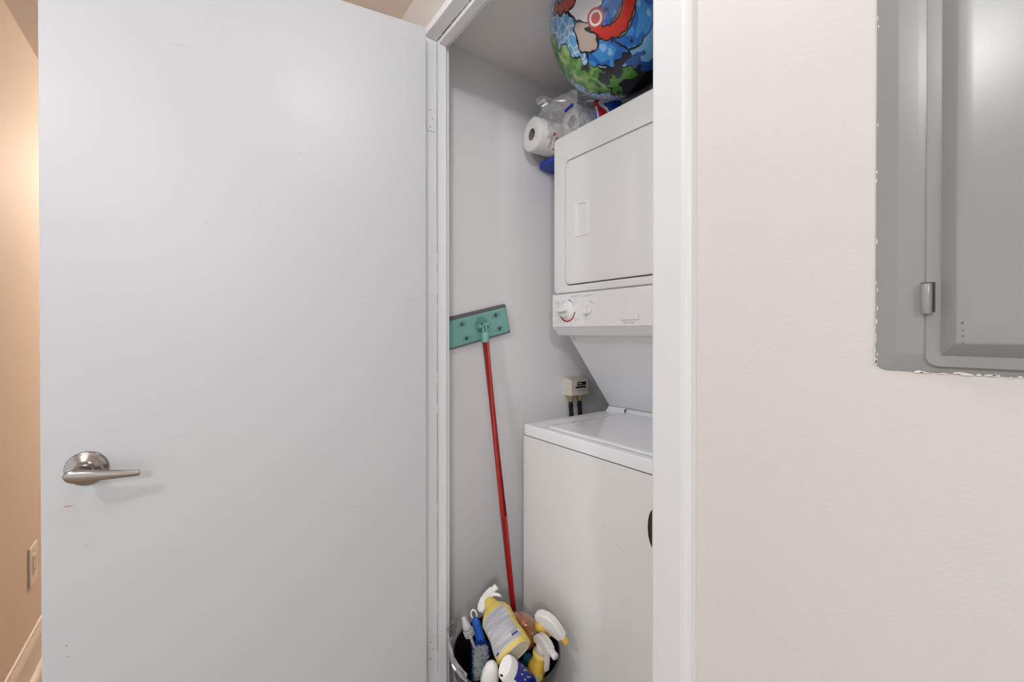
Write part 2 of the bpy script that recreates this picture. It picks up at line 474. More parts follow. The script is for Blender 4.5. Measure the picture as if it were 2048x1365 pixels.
for uu, zz, ln, hgt, tilt in ((0.268, 1.4555, 0.005, 0.0006, 0), (0.276, 1.4545, 0.004, 0.0007, 0), (0.455, 1.645, 0.016, 0.0006, -0.05), (0.30, 1.356, 0.03, 0.0004, -0.12),
                              (0.60, 1.304, 0.035, 0.0004, -0.03), (0.715, 1.30, 0.03, 0.0004, -0.02), (0.066, 0.784, 0.018, 0.0005, 0.45), (0.35, 0.703, 0.003, 0.002, 0), (0.51, 0.935, 0.003, 0.002, 0)):
    sm = MB(); c, s_ = math.cos(tilt), math.sin(tilt)
    sm.prism([(-ln / 2 * c, -ln / 2 * s_), (0, -hgt), (ln / 2 * c, ln / 2 * s_), (0, hgt)], 0, 0.0002, dmx(uu, zz))
    part('scuff_mark', sm, mat('scuff_grey', (0.34, 0.335, 0.33), 0.7), DOOR)
for uu, zz in ((0.036, 0.590), (0.0375, 0.567)):
    sm = MB(); sm.lathe([(0.0020, 0), (0.0012, 0.0003)], 10, dmx(uu, zz)); part('scuff_mark', sm, 'wood_chip', DOOR)

# ------------------------------------------------------------------ wall outlet on the left wall
OY, OZ = 2.180, 0.405
OUT = top('wall_outlet', 'beige wall outlet plate low on the hall wall beside the door edge', 'outlet', (XLW, OY, OZ - 0.066))
omx = axes((XLW, OY, OZ), (0, -1, 0), (0, 0, 1), (1, 0, 0))
pl = MB(); pl.prism(rrect(0.086, 0.134, 0.004), 0.0003, 0.0060, omx); part('cover_plate', pl, 'base', OUT, 0.0022)
rc = MB(); rc.prism(rrect(0.034, 0.068, 0.003), 0.0058, 0.0080, omx); RC = part('receptacle', rc, 'ivory', OUT, 0.0008)
for dz in (0.018, -0.018):
    for dy in (-0.006, 0.006):
        s2 = MB(); s2.box(dy - 0.0011, dy + 0.0011, dz - 0.0045, dz + 0.0045, 0.0079, 0.0083, omx); part('slot', s2, 'black', RC)
for dz in (0.048, -0.048):
    s2 = MB(); s2.lathe([(0.003, 0.0059), (0.003, 0.0067), (0.002, 0.0072)], 12, axes(Vector((XLW, OY, OZ + dz)), (0, -1, 0), (0, 0, 1), (1, 0, 0))); part('screw', s2, 'ivory', OUT)

# ------------------------------------------------------------------ electrical panel
PY0, PY1, PZ0, PZ1 = -0.245, 0.1205, 1.178, 1.975
PAN = top('electrical_panel', 'grey metal breaker panel with embossed door set in the wall', 'breaker panel', (XW, (PY0 + PY1) / 2, PZ0))
pcx, pcz = (PY0 + PY1) / 2, (PZ0 + PZ1) / 2
pmx = axes((XW, pcx, pcz), (0, -1, 0), (0, 0, 1), (-1, 0, 0))
pw, ph = PY1 - PY0, PZ1 - PZ0
fr = MB(); rings = []
for ins, d in ((0.0, 0.0003), (0.0, 0.0012), (0.0005, 0.0018), (0.015, 0.0042), (0.017, 0.0045), (0.030, 0.0047)):
    rings.append([(x, y, d) for x, y in rrect(pw - 2 * ins, ph - 2 * ins, max(0.009 - ins * 0.3, 0.004), 8)])
fr.loft(rings, True, True, True, pmx); part('cover_frame', fr, 'panel', PAN, wn=True)
dr = MB(); rings = []
iD = 0.0355
for ins, d in ((0.0, 0.0040), (0.0, 0.0058), (0.0006, 0.0064), (0.0095, 0.0064), (0.0100, 0.0067), (0.0195, 0.0176), (0.0215, 0.0186), (0.030, 0.0188)):
    w_, h_ = pw - 2 * iD - 2 * ins, ph - 2 * 0.0055 - 2 * ins
    rings.append([(x, y, d) for x, y in rrect(w_, h_, max(0.0085 - ins, 0.0012), 8)])
dr.loft(rings, True, True, True, pmx); part('panel_door', dr, 'panel', PAN, wn=True)
for zc in (1.2434, 1.90):
    ul = -pw / 2 + iD
    hmx = axes((XW, pcx - 0 * ul, zc), (0, -1, 0), (0, 0, 1), (-1, 0, 0))
    ct = MB(); ct.box(ul - 0.0030, ul + 0.0062, -0.0118, 0.0142, 0.0059, 0.0070, hmx); part('hinge_slot', ct, 'gap', PAN)
    kn = MB(); kn.lathe([(0.0034, -0.0135), (0.0038, -0.0125), (0.0038, 0.0120), (0.0034, 0.0130)], 20, axes((XW - 0.0085, pcx - ul - 0.0010, zc), (0, -1, 0), (-1, 0, 0), (0, 0, 1)))
    part('hinge_knuckle', kn, 'panel', PAN)
flk = MB()
for i in range(34):
    t = i / 33
    y = PY1 - 0.006 - t * 0.20 + random.uniform(-0.002, 0.002)
    w_, h_ = random.uniform(0.0008, 0.0045), random.uniform(0.0003, 0.0010)
    if random.random() < 0.75:
        flk.prism([(-w_, -h_), (w_ * 0.5, -h_ * 0.8), (w_, h_ * 0.2), (0, h_), (-w_ * 0.8, h_ * 0.5)], 0.0004, 0.0022, axes((XW, y, PZ0 + random.uniform(-0.0006, 0.0008)), (0, -1, 0), (0, 0, 1), (-1, 0, 0)))
for i in range(26):
    z = PZ0 + 0.006 + random.random() ** 2.0 * 0.34
    w_, h_ = random.uniform(0.0002, 0.0005), random.uniform(0.001, 0.003)
    flk.prism([(-w_, -h_), (w_, -h_ * 0.6), (w_ * 0.5, h_), (-w_, h_ * 0.7)], 0.0004, 0.0021, axes((XW, PY1 - random.uniform(-0.0004, 0.0014), z), (0, -1, 0), (0, 0, 1), (-1, 0, 0)))
part('paint_fleck', flk, 'chip', PAN, kind='stuff', label='ragged white wall paint along the panel edge')
for (y, z, r) in ((0.0608, 1.2215, 0.0010), (0.0607, 1.2155, 0.0007), (0.0604, 1.2105, 0.0008), (0.0606, 1.2050, 0.0006)):
    mk = MB(); mk.lathe([(r, 0), (r * 0.6, 0.0002)], 9, axes((XW - 0.0189, y, z), (0, -1, 0), (0, 0, 1), (-1, 0, 0))); part('rust_spot', mk, mat('rust', (0.16, 0.13, 0.09), 0.8), PAN)

# ------------------------------------------------------------------ stacked washer and dryer
SY1, SY0 = 1.1064, 0.4204         # left and right sides
WX, DX = 0.865, 0.9988            # washer front, dryer front
WB = 1.58                         # back
ZT, ZSEAM = 0.9098, 0.875
UN = top('stacked_washer_dryer', 'white stacked laundry unit with dryer above top-loading washer inside the closet', 'washer dryer', ((WX + WB) / 2, (SY0 + SY1) / 2, 0))
cab = MB(); cab.box(WX + 0.012, WB, SY0 + 0.002, SY1 - 0.002, 0.02, ZSEAM - 0.004); part('washer_cabinet', cab, 'enamel', UN, 0.008, 3)
ft = MB(); ft.box(WX + 0.0005, WX + 0.020, SY0, SY1, 0.10, ZSEAM - 0.0028); FT = part('front_panel', ft, 'enamel', UN, 0.0022, 3, wn=True)
sm_ = MB(); sm_.box(WX + 0.0035, WX + 0.02, SY0 + 0.002, SY1 - 0.0015, ZSEAM - 0.006, ZSEAM + 0.0004); part('seam_shade', sm_, 'gap', UN)  # dark strip standing in for the shade in the seam under the deck
kk = MB(); kk.box(WX + 0.03, WX + 0.05, SY0 + 0.01, SY1 - 0.01, 0.0, 0.10); part('kick_plate', kk, 'enamel_grey', UN)
bd = MB(); 
bd.loft([[(x, y, d) for x, y in superell(0.032 * k, 0.055 * k, 2.2, 40)] for k, d in ((1, 0), (1, 0.004), (0.94, 0.006), (0.8, 0.0065))], True, True, True,
        axes((WX, 0.588, 0.7490), (0, -1, 0), (0, 0, 1), (-1, 0, 0)))
for (yy, zz, ln, tl_) in ((0.700, 0.660, 0.05, -0.18), (0.760, 0.695, 0.02, -0.2), (0.800, 0.715, 0.012, -0.3), (0.690, 0.700, 0.005, 0.0)):
    sm = MB(); c_, s_ = math.cos(tl_), math.sin(tl_)
    sm.prism([(-ln / 2 * c_, -ln / 2 * s_), (0, -0.0006), (ln / 2 * c_, ln / 2 * s_), (0, 0.0006)], 0, 0.0002, axes((WX + 0.0004, yy, zz), (0, -1, 0), (0, 0, 1), (-1, 0, 0)))
    part('scuff_mark', sm, mat('front_scuff', (0.62, 0.52, 0.49), 0.6), FT)
part('badge', bd, 'dark_badge', FT, label='dark oval badge on the washer front')
# washer top deck with recessed lid
dk = MB(); rings = []
def deckring(x0, x1, y0, y1, z, r):
    return [(x0 + (x1 - x0) / 2 + x, (y0 + y1) / 2 + y, z) for x, y in rrect(x1 - x0, y1 - y0, r, 6)]
LX0, LX1, LY0, LY1 = 0.888, 1.262, 0.530, 1.010
rings.append(deckring(WX + 0.001, WB, SY0, SY1 - 0.001, ZSEAM, 0.010))
rings.append(deckring(WX, WB, SY0, SY1, ZSEAM + 0.0012, 0.010))
rings.append(deckring(WX, WB, SY0, SY1, ZT - 0.006, 0.010))
rings.append(deckring(WX + 0.0018, WB - 0.002, SY0 + 0.0018, SY1 - 0.0018, ZT - 0.0018, 0.009))
rings.append(deckring(WX + 0.006, WB - 0.006, SY0 + 0.006, SY1 - 0.006, ZT, 0.008))
rings.append(deckring(LX0 - 0.0035, LX1 + 0.02, LY0 - 0.004, LY1 + 0.026, ZT + 0.0004, 0.016))
rings.append(deckring(LX0 - 0.0015, LX1 + 0.018, LY0 - 0.002, LY1 + 0.022, ZT - 0.0040, 0.016))
rings.append(deckring(LX0 + 0.006, LX1 + 0.01, LY0 + 0.01, LY1 + 0.004, ZT - 0.0060, 0.014))
dk.loft(rings, True, True, True); DK = part('washer_top', dk, 'enamel2', UN, angle=20, wn=True)
ld = MB()
ld.loft([deckring(LX0 + 0.004, LX1, LY0, LY1 - 0.002, ZT - 0.0045, 0.012), deckring(LX0, LX1, LY0, LY1, ZT + 0.0005, 0.014), deckring(LX0, LX1, LY0, LY1, ZT + 0.0045, 0.014),
         deckring(LX0 + 0.003, LX1 - 0.003, LY0 + 0.003, LY1 - 0.003, ZT + 0.0068, 0.012), deckring(LX0 + 0.014, LX1 - 0.014, LY0 + 0.014, LY1 - 0.014, ZT + 0.0072, 0.008)], True, True, True)
part('lid', ld, 'enamel2', UN, wn=True, label='washer lid')
# raised back lip with a split
for (a, b) in ((SY1 - 0.004, SY1 - 0.090), (SY1 - 0.0915, SY0 + 0.01)):
    bk = MB(); bk.prism([(1.262, ZT - 0.001), (1.273, ZT + 0.006), (1.283, ZT + 0.0165), (1.300, ZT + 0.0175), (1.300, ZT - 0.001)], 0, a - b, axes((0, a, 0), (1, 0, 0), (0, 0, 1), (0, -1, 0)), True)
    part('back_lip', bk, 'enamel2', UN, 0.001)
sg = MB(); sg.box(1.2700, 1.2995, SY1 - 0.0917, SY1 - 0.0898, ZT, ZT + 0.0155); part('lip_gap', sg, 'gap', UN)
# slanted support panel and its hidden back
ZPB = 1.2017
sl = MB(); sl.prism([(1.071, ZPB + 0.03), (1.071, ZPB - 0.002), (1.2865, ZT + 0.0176), (1.32, ZT + 0.0176), (1.32, ZPB + 0.03)], 0, SY1 - SY0 - 0.004, axes((0, SY1 - 0.002, 0), (1, 0, 0), (0, 0, 1), (0, -1, 0)))
SL = part('support_panel', sl, 'enamel_grey', UN, 0.002)
bkp = MB(); bkp.box(1.44, WB - 0.004, SY0 + 0.01, SY1 - 0.01, ZT + 0.001, ZPB + 0.02); part('back_support', bkp, 'enamel_grey', UN)
sdir = Vector((1.2865 - 1.071, 0, ZT + 0.0176 - ZPB + 0.002)).normalized(); snorm = Vector((sdir.z, 0, -sdir.x))
sc = MB(); sc.lathe([(0.0045, 0), (0.0045, 0.0015), (0.003, 0.0028), (0.001, 0.0030)], 16, axes(Vector((1.071, SY1 - 0.020, ZPB - 0.002)) + sdir * 0.012, (0, 1, 0), snorm.cross(Vector((0, 1, 0))), snorm))
part('screw', sc, 'chrome', SL)
# dryer cabinet, front frame, door
ZD0, ZD1 = 1.3447, 1.880
dc = MB(); dc.box(DX + 0.0135, WB, SY0 + 0.002, SY1 - 0.002, ZPB + 0.02, ZD1 - 0.002); DC = part('dryer_cabinet', dc, 'enamel', UN, 0.010, 3)
fcx, fcz = (SY0 + SY1) / 2, (ZD0 + ZD1) / 2
fmx = axes((DX, fcx, fcz), (0, -1, 0), (0, 0, 1), (-1, 0, 0))
fw_, fh_ = SY1 - SY0, ZD1 - ZD0
dty, dby, dly = 1.786, 1.372, 1.049
dW, dHh = 2 * (dly - fcx), dty - dby
dcz = (dty + dby) / 2 - fcz
ff = MB()
def rr3(w, h, r, d, cy=0.0): return [(x, y, d) for x, y in rrect(w, h, r, 8, 0, cy)]
ff.loft([rr3(fw_ - 0.004, fh_ - 0.003, 0.014, -0.014), rr3(fw_, fh_, 0.016, -0.010), rr3(fw_, fh_, 0.016, -0.006), rr3(fw_ - 0.003, fh_ - 0.003, 0.0145, -0.0022), rr3(fw_ - 0.011, fh_ - 0.009, 0.012, 0.0),
         rr3(dW + 0.010, dHh + 0.010, 0.024, 0.0, dcz), rr3(dW + 0.0065, dHh + 0.0065, 0.022, -0.0012, dcz), rr3(dW + 0.0045, dHh + 0.0045, 0.021, -0.0110, dcz)], False, False, True, fmx)
part('front_frame', ff, 'enamel', UN, wn=True)
gp = MB(); gp.prism(rrect(dW + 0.02, dHh + 0.02, 0.02, 6, 0, dcz), -0.0125, -0.0110, fmx); part('door_gap_shade', gp, 'gap', UN)  # dark sheet behind the door slit, painted shade of the gap
# door slab with a finger-pull cup
hy0, hy1, hz0, hz1 = 0.937, 1.006, 1.5235, 1.636
hcx, hcz = -((hy0 + hy1) / 2 - fcx), (hz0 + hz1) / 2 - fcz
def rr4(w, h, r, d, cx, cy): return [(x, y, d) for x, y in rrect(w, h, r, 8, cx, cy)]
dd = MB()
dd.loft([rr4(dW - 0.002, dHh - 0.002, 0.019, -0.0105, 0, dcz), rr4(dW, dHh, 0.020, -0.004, 0, dcz), rr4(dW - 0.001, dHh - 0.001, 0.0195, -0.0012, 0, dcz), rr4(dW - 0.006, dHh - 0.006, 0.018, 0.0012, 0, dcz),
         rr4(dW - 0.02, dHh - 0.02, 0.012, 0.0016, 0, dcz), rr4(hy1 - hy0 + 0.003, hz1 - hz0 + 0.003, 0.0085, 0.0016, hcx, hcz)], False, True, True, fmx)
DD = part('dryer_door', dd, 'enamel', UN, wn=True)
bz = MB(); cw, chh = 0.0356, 0.095
bz.loft([rr4(hy1 - hy0, hz1 - hz0, 0.008, 0.0004, hcx, hcz), rr4(hy1 - hy0, hz1 - hz0, 0.008, 0.0034, hcx, hcz), rr4(hy1 - hy0 - 0.004, hz1 - hz0 - 0.004, 0.007, 0.0046, hcx, hcz),
         rr4(cw + 0.004, chh + 0.004, 0.007, 0.0040, hcx + 0.002, hcz), rr4(cw, chh, 0.006, 0.0025, hcx + 0.002, hcz), rr4(cw - 0.002, chh - 0.002, 0.006, -0.016, hcx + 0.002, hcz),
         rr4(cw - 0.008, chh - 0.010, 0.005, -0.020, hcx + 0.002, hcz)], False, True, True, fmx)
part('finger_pull', bz, 'white_plastic', DD, wn=True, label='recessed white finger pull')
# control panel
ZP0, ZP1 = 1.2300, ZD0 - 0.003
cpn = MB(); cpn.box(DX - 0.0005, DX + 0.03, SY0, SY1, ZP0, ZP1); CP = part('control_panel', cpn, 'white_plastic', UN, 0.0025, 3, wn=True)
en = MB(); en.box(DX - 0.0010, DX + 0.028, SY1 - 0.001, SY1 + 0.004, ZP0 - 0.001, ZP1 + 0.002); part('end_cap', en, 'white_plastic', CP, 0.0015)
lp = MB(); lp.prism([(DX + 0.001, ZP0), (DX + 0.028, ZPB), (1.075, ZPB - 0.001), (1.075, ZP0)], 0, SY1 - SY0 - 0.004, axes((0, SY1 - 0.002, 0), (1, 0, 0), (0, 0, 1), (0, -1, 0)))
part('lower_lip', lp, 'white_plastic', CP, 0.002)
el = MB(); el.prism([(DX - 0.0005, ZP0 + 0.001), (DX + 0.027, ZPB - 0.001), (DX + 0.034, ZPB), (DX + 0.012, ZP0 + 0.001)], 0, 0.005, axes((0, SY1 + 0.003, 0), (1, 0, 0), (0, 0, 1), (0, -1, 0)))
part('end_cap', el, 'white_plastic', CP, 0.001)
def face(y, z, d=0.0): return axes((DX - 0.0005 - d, y, z), (0, -1, 0), (0, 0, 1), (-1, 0, 0))
DYc, DZc = 1.0385, 1.2847
dl = MB(); dl.lathe([(0.0300, 0.0), (0.0300, 0.0045), (0.0290, 0.0058), (0.0245, 0.0062), (0.0235, 0.0075), (0.0220, 0.0185), (0.0205, 0.0195)], 48, face(DYc, DZc))
DL = part('timer_dial', dl, 'white_plastic', CP, label='round white timer dial')
gb = MB(); gb.loft([[(x, y, d) for x, y in superell(a, b, 3, 28)] for a, b, d in ((0.0215, 0.0075, 0.018), (0.0235, 0.0062, 0.028), (0.0240, 0.0052, 0.036), (0.0225, 0.0038, 0.0385))], True, True, True, face(DYc, DZc))
part('grip', gb, 'white_plastic', DL)
KY, KZ = 0.9430, 1.2870
k2 = MB(); k2.lathe([(0.0175, 0.0), (0.0175, 0.0050), (0.0165, 0.0060)], 36, face(KY, KZ)); K2 = part('temperature_knob', k2, 'white_plastic', CP, label='small white knob')
g2 = MB(); g2.loft([[(x, y, d) for x, y in superell(a, b, 5, 28)] for a, b, d in ((0.0085, 0.0170, 0.005), (0.0078, 0.0165, 0.018), (0.0066, 0.0155, 0.0195))], True, True, True, face(KY, KZ)); part('grip', g2, 'white_plastic', K2)
def arc(name, y, z, r0, r1, a0, a1, m, n=26, w0=None):
    a_ = MB(); outer, inner = [], []
    for i in range(n + 1):
        t = i / n; a = math.radians(a0 + (a1 - a0) * t)
        ro = r1 if w0 is None else r0 + (r1 - r0) * (w0 + (1 - w0) * t)
        outer.append((ro * math.cos(a), ro * math.sin(a))); inner.append((r0 * math.cos(a), r0 * math.sin(a)))
    a_.prism(outer + inner[::-1], 0, 0.0003, face(y, z)); return part(name, a_, m, CP)
arc('dial_mark', DYc - 0.001, DZc, 0.0335, 0.0385, 185, 352, 'dryer_red')
arc('dial_mark', DYc - 0.001, DZc, 0.0345, 0.0385, 22, 82, 'dryer_blue', w0=0.15)
arc('dial_mark', DYc - 0.001, DZc, 0.0345, 0.0365, 108, 165, 'dryer_grey')
arc('dial_mark', KY - 0.002, KZ + 0.001, 0.0215, 0.0240, 35, 82, 'dryer_grey')
for body, y, z, s in (('Automatic Dry', 0.9995, 1.3320, 0.0072), ('less dry', 0.9950, 1.3255, 0.0045), ('Dry By Heat', 0.9450, 1.3300, 0.0072), ('Knits', 1.0130, 1.3270, 0.0048), ('Fabric', 1.0000, 1.3190, 0.0046),
                      ('Normal', 0.9975, 1.3110, 0.0046), ('Fluff Dry', 1.0850, 1.3140, 0.0068), ('no heat', 1.0830, 1.3085, 0.0045), ('Timed Dry', 0.9990, 1.2560, 0.0075), ('minutes', 0.9990, 1.2505, 0.0045),
                      ('Hi', 0.9170, 1.3045, 0.0052), ('off', 1.0770, 1.3010, 0.0042), ('40', 1.0530, 1.2430, 0.0045), ('60', 1.0380, 1.2405, 0.0045), ('80', 1.0200, 1.2450, 0.0045)):
    text_part('lettering', body, s, 'text_blue', CP, face(y, z))
bg2 = MB(); bg2.loft([rr3(0.064, 0.0215, 0.003, 0.0), rr3(0.064, 0.0215, 0.003, 0.003), rr3(0.062, 0.0195, 0.0025, 0.0042)], True, True, True, face(0.7805, 1.2590)); part('start_button', bg2, 'white_plastic', CP, label='blank white rectangular button')
text_part('lettering', 'Heavy Duty', 0.0085, 'dryer_grey', CP, face(0.7830, 1.2405))

# ------------------------------------------------------------------ water valve box on the closet side wall
BX0, BX1, BZ0, BZ1 = 1.201, 1.312, 0.952, 1.029
VB = top('valve_box', 'small ivory washer valve box on the closet side wall with two black hoses', 'valve box', ((BX0 + BX1) / 2, YL, BZ0))
vmx = axes(((BX0 + BX1) / 2, YL, (BZ0 + BZ1) / 2), (1, 0, 0), (0, 0, 1), (0, -1, 0))
vb = MB(); bw, bh = BX1 - BX0, BZ1 - BZ0
vb.loft([[(x, y + o_, d) for x, y in rrect(w_, h_, 0.005, 5)] for w_, h_, d, o_ in ((bw, bh, 0.0003, 0), (bw - 0.001, bh - 0.002, 0.010, 0), (bw - 0.010, bh - 0.012, 0.036, -0.005), (bw - 0.016, bh - 0.018, 0.040, -0.006))], True, True, True, vmx)
part('box_body', vb, 'ivory', VB, wn=True)
sk = MB(); sk.box(-0.016, 0.034, 0.004, 0.019, 0.0398, 0.0410, vmx); part('sticker', sk, 'black', VB, label='black sticker with white lettering')
text_part('lettering', 'Flow', 0.011, 'white_print', VB, axes(((BX0 + BX1) / 2 - 0.001, YL - 0.0411, (BZ0 + BZ1) / 2 + 0.012), (1, 0, 0), (0, 0, 1), (0, -1, 0)))
slt = MB(); slt.box(-0.026, 0.034, -0.006, 0.001, 0.0398, 0.0415, vmx); part('slot', slt, 'black', VB)
lvr = MB(); lvr.prism([(-0.022, -0.012), (0.028, -0.012), (0.030, -0.007), (-0.026, -0.007)], 0.0395, 0.046, vmx); part('valve_lever', lvr, 'ivory', VB, 0.001)
lv2 = MB(); lv2.prism([(-0.018, 0.0195), (0.034, 0.0195), (0.030, 0.024), (-0.014, 0.024)], 0.0395, 0.043, vmx); part('visor', lv2, 'ivory', VB, 0.001)
for hx, hy in ((1.222, YL - 0.021), (1.272, YL - 0.021)):
    hs = MB(); hs.tube([(hx, hy, BZ0 - 0.012), (hx + 0.001, hy, BZ0 - 0.04), (hx + 0.006, hy + 0.002, BZ0 - 0.09), (hx + 0.015, hy + 0.003, BZ0 - 0.2), (hx + 0.03, hy, BZ0 - 0.5)], 0.0098, 14)
    HS = part('hose', hs, 'black', VB, label='black rubber supply hose')
    bf = MB(); bf.lathe([(0.0085, -0.024), (0.0108, -0.022), (0.0108, -0.008), (0.0125, -0.007), (0.0125, 0.002)], 8, axes((hx, hy, BZ0), (1, 0, 0), (0, 1, 0), (0, 0, 1)), smooth=False); part('brass_fitting', bf, 'brass', HS)

# ------------------------------------------------------------------ flat mop
ang = math.radians(13.2)
mx_ = Vector((math.cos(ang), 0, math.sin(ang))); mz_ = Vector((-math.sin(ang), 0, math.cos(ang)))
MC = Vector((0.790, YL - 0.006, 1.236))
tl = 0.05                                    # head leans slightly off the wall
mn = Vector((0, -1, 0))
mmx = axes(MC, mx_, mz_, mn)
MOP = top('flat_mop', 'flat mop with teal plate and red pole leaning on the closet wall', 'mop', (0.84, 1.072, 0))
pd = MB(); pd.prism(rrect(0.275, 0.106, 0.006, 6, -0.014, 0), -0.0052, 0.010, mmx); part('foam_pad', pd, 'pad', MOP, 0.003)
pt = MB(); pt.loft([[(x - 0.014, y - 0.004, d) for x, y in rrect(w_ + 0.028, h_, 0.008, 5)] for w_, h_, d in ((0.236, 0.089, 0.0098), (0.238, 0.091, 0.013), (0.235, 0.088, 0.0165), (0.228, 0.081, 0.0175))], True, True, True, mmx)
PT = part('mop_plate', pt, 'teal', MOP)
for gx, gy in ((-0.074, 0.020), (-0.068, -0.030), (0.066, 0.022), (0.072, -0.028)):
    gr = MB(); gmx = mmx @ Matrix.Translation((gx, gy, 0.0172))
    rings = []
    for k, d in ((1.0, 0.0), (0.95, 0.0016), (0.75, 0.0018), (0.55, 0.0010)):
        rings.append([(x, y, d) for x, y in superell(0.0215 * k, 0.0120 * k, 2.3, 30)])
    gr.loft(rings, True, True, True, gmx); G = part('cloth_grip', gr, 'teal', PT)
    sl_ = MB()
    for k in range(5):
        a = k * PI / 5 + 0.12; L = 0.0190 * math.sqrt(1 / ((math.cos(a)) ** 2 + (math.sin(a) * 2.1) ** 2)); w_ = 0.00045
        c, s_ = math.cos(a), math.sin(a); pts = []
        for q in range(7):
            t = -1 + 2 * q / 6; z_ = 0.0016 * (1 if q % 2 else -1) * (0.35 + 0.65 * abs(t)) * 0.6
            pts.append((t * L * c - z_ * s_, t * L * s_ + z_ * c))
        poly = [(x - w_ * s_, y + w_ * c) for x, y in pts] + [(x + w_ * s_, y - w_ * c) for x, y in pts[::-1]]
        sl_.prism(poly, 0.0012, 0.0022, gmx)
    part('grip_slit', sl_, 'black', G)
so = MB(); so.loft([[(x, y, d) for x, y in superell(a, b, 2, 36)] for a, b, d in ((0.0265, 0.030, 0.0172), (0.0255, 0.029, 0.0195), (0.0215, 0.025, 0.0190), (0.018, 0.021, 0.0180))], True, True, True, mmx @ Matrix.Translation((0.002, 0.002, 0)))
SO = part('socket', so, 'teal_dark', PT)
PA, PB = Vector((0.7905, 1.2255, 1.205)), Vector((0.8400, 1.072, 0.0))
pdir = (PB - PA).normalized()
pv = MC + mn * 0.030
for s in (-1, 1):
    yk = MB(); yk.lathe([(0.0085, -0.006), (0.0085, 0.006)], 20, axes(pv + mx_ * 0.0155 * s + Vector((0, 0, -0.001)), mz_, mn, mx_)); part('pivot_lug', yk, 'teal', MOP, 0.0015)
    yb = MB(); yb.box(-0.005, 0.005, -0.006, 0.006, 0.017, 0.033, mmx @ Matrix.Translation((0.0155 * s, -0.001, 0))); part('pivot_bracket', yb, 'teal', MOP, 0.001)
fmx2 = frame(PA, PA - pdir, (1, 0, 0))
yk = MB(); yk.box(-0.0085, -0.0030, -0.007, 0.007, 0.0, 0.040, fmx2); yk.box(0.0030, 0.0085, -0.007, 0.007, 0.0, 0.040, fmx2); yk.box(-0.0085, 0.0085, -0.007, 0.007, 0.028, 0.040, fmx2)
part('yoke', yk, 'teal', MOP, 0.0015)
slv = MB(); slv.lathe([(0.0130, -0.028), (0.0140, -0.026), (0.0140, 0.004), (0.0120, 0.006)], 28, fmx2); part('sleeve', slv, 'teal', MOP)
pole = MB(); pole.tube([PA + pdir * 0.024, PA + (PB - PA) * 0.5, PB + pdir * -0.004], 0.0112, 24); part('pole', pole, 'red', MOP)

# ------------------------------------------------------------------ things on top of the dryer
RX, RY, RZ = 0.962, 1.1835, 1.9200
def towel_roll(name, label, cen, axis, r, L, group=None, printed=False):
    ax = Vector(axis).normalized()
    o = top(name, label, 'paper towel', Vector(cen) + Vector((0, 0, -r)), group)
    mx = frame(Vector(cen), Vector(cen) + ax, (0, 0, 1))
    b = MB()
    prof = [(0.0205, 0.001), (0.030, -0.0003), (r - 0.005, 0.0), (r - 0.0012, 0.0016), (r, 0.006), (r, L - 0.006), (r - 0.002, L), (0.0205, L)]
    rings = []
    for rr, z in prof:
        ring = []
        for j in range(56):
            a = 2 * PI * j / 56
            k = 1 + (0.012 * math.sin(3 * a + 1) + 0.008 * math.sin(5 * a) if rr > 0.03 else 0)
            ring.append((rr * k * math.cos(a), rr * k * math.sin(a), z))
        rings.append(ring)
    b.loft(rings, False, False, True, mx)
    part('paper', b, 'paper', o, angle=60)
    c = MB(); c.lathe([(0.0205, 0.001), (0.0205, L - 0.001), (0.0195, L - 0.001), (0.0195, 0.001)], 36, mx, False, False); part('cardboard_core', c, 'core', o)
    e = MB(); e.lathe([(0.0196, 0.055), (0.0001, 0.050)], 24, mx, False, False); part('core_wad', e, 'core', o)
    return o, mx
raxis = (0.985, -0.10, 0.0)
R1, r1m = towel_roll('paper_towel_roll', 'white paper towel roll in the gap left of the dryer top, end facing out', (RX, RY, RZ), raxis, 0.0590, 0.27)
# print on the roll: red leaf, red word and a navy strip, curved round the paper
def on_roll(mx, r, pts, z0):
    """pts: (arc length, axial) -> cylinder surface"""
    return [tuple(mx @ Vector((r * math.cos(a / r), r * math.sin(a / r), z0 + z))) for a, z in pts]
def roll_patch(name, mx, r, poly, z0, a0, m, parent):
    b = MB(); n = len(poly)
    o_ = [(a0 + x, y) for x, y in poly]
    ca = sum(p[0] for p in o_) / n; cz = sum(p[1] for p in o_) / n
    v = on_roll(mx, r, o_ + [(ca, cz)], z0)
    b.add(v, [(i, (i + 1) % n, n) for i in range(n)], False)
    return part(name, b, m, parent)
leaf = [(0, 0.010), (0.002, 0.006), (0.0045, 0.007), (0.004, 0.0035), (0.0085, 0.0035), (0.006, 0.0005), (0.0075, -0.002), (0.002, -0.0035), (0.002, -0.008), (-0.002, -0.008), (-0.002, -0.0035),
        (-0.0075, -0.002), (-0.006, 0.0005), (-0.0085, 0.0035), (-0.004, 0.0035), (-0.0045, 0.007), (-0.002, 0.006)]
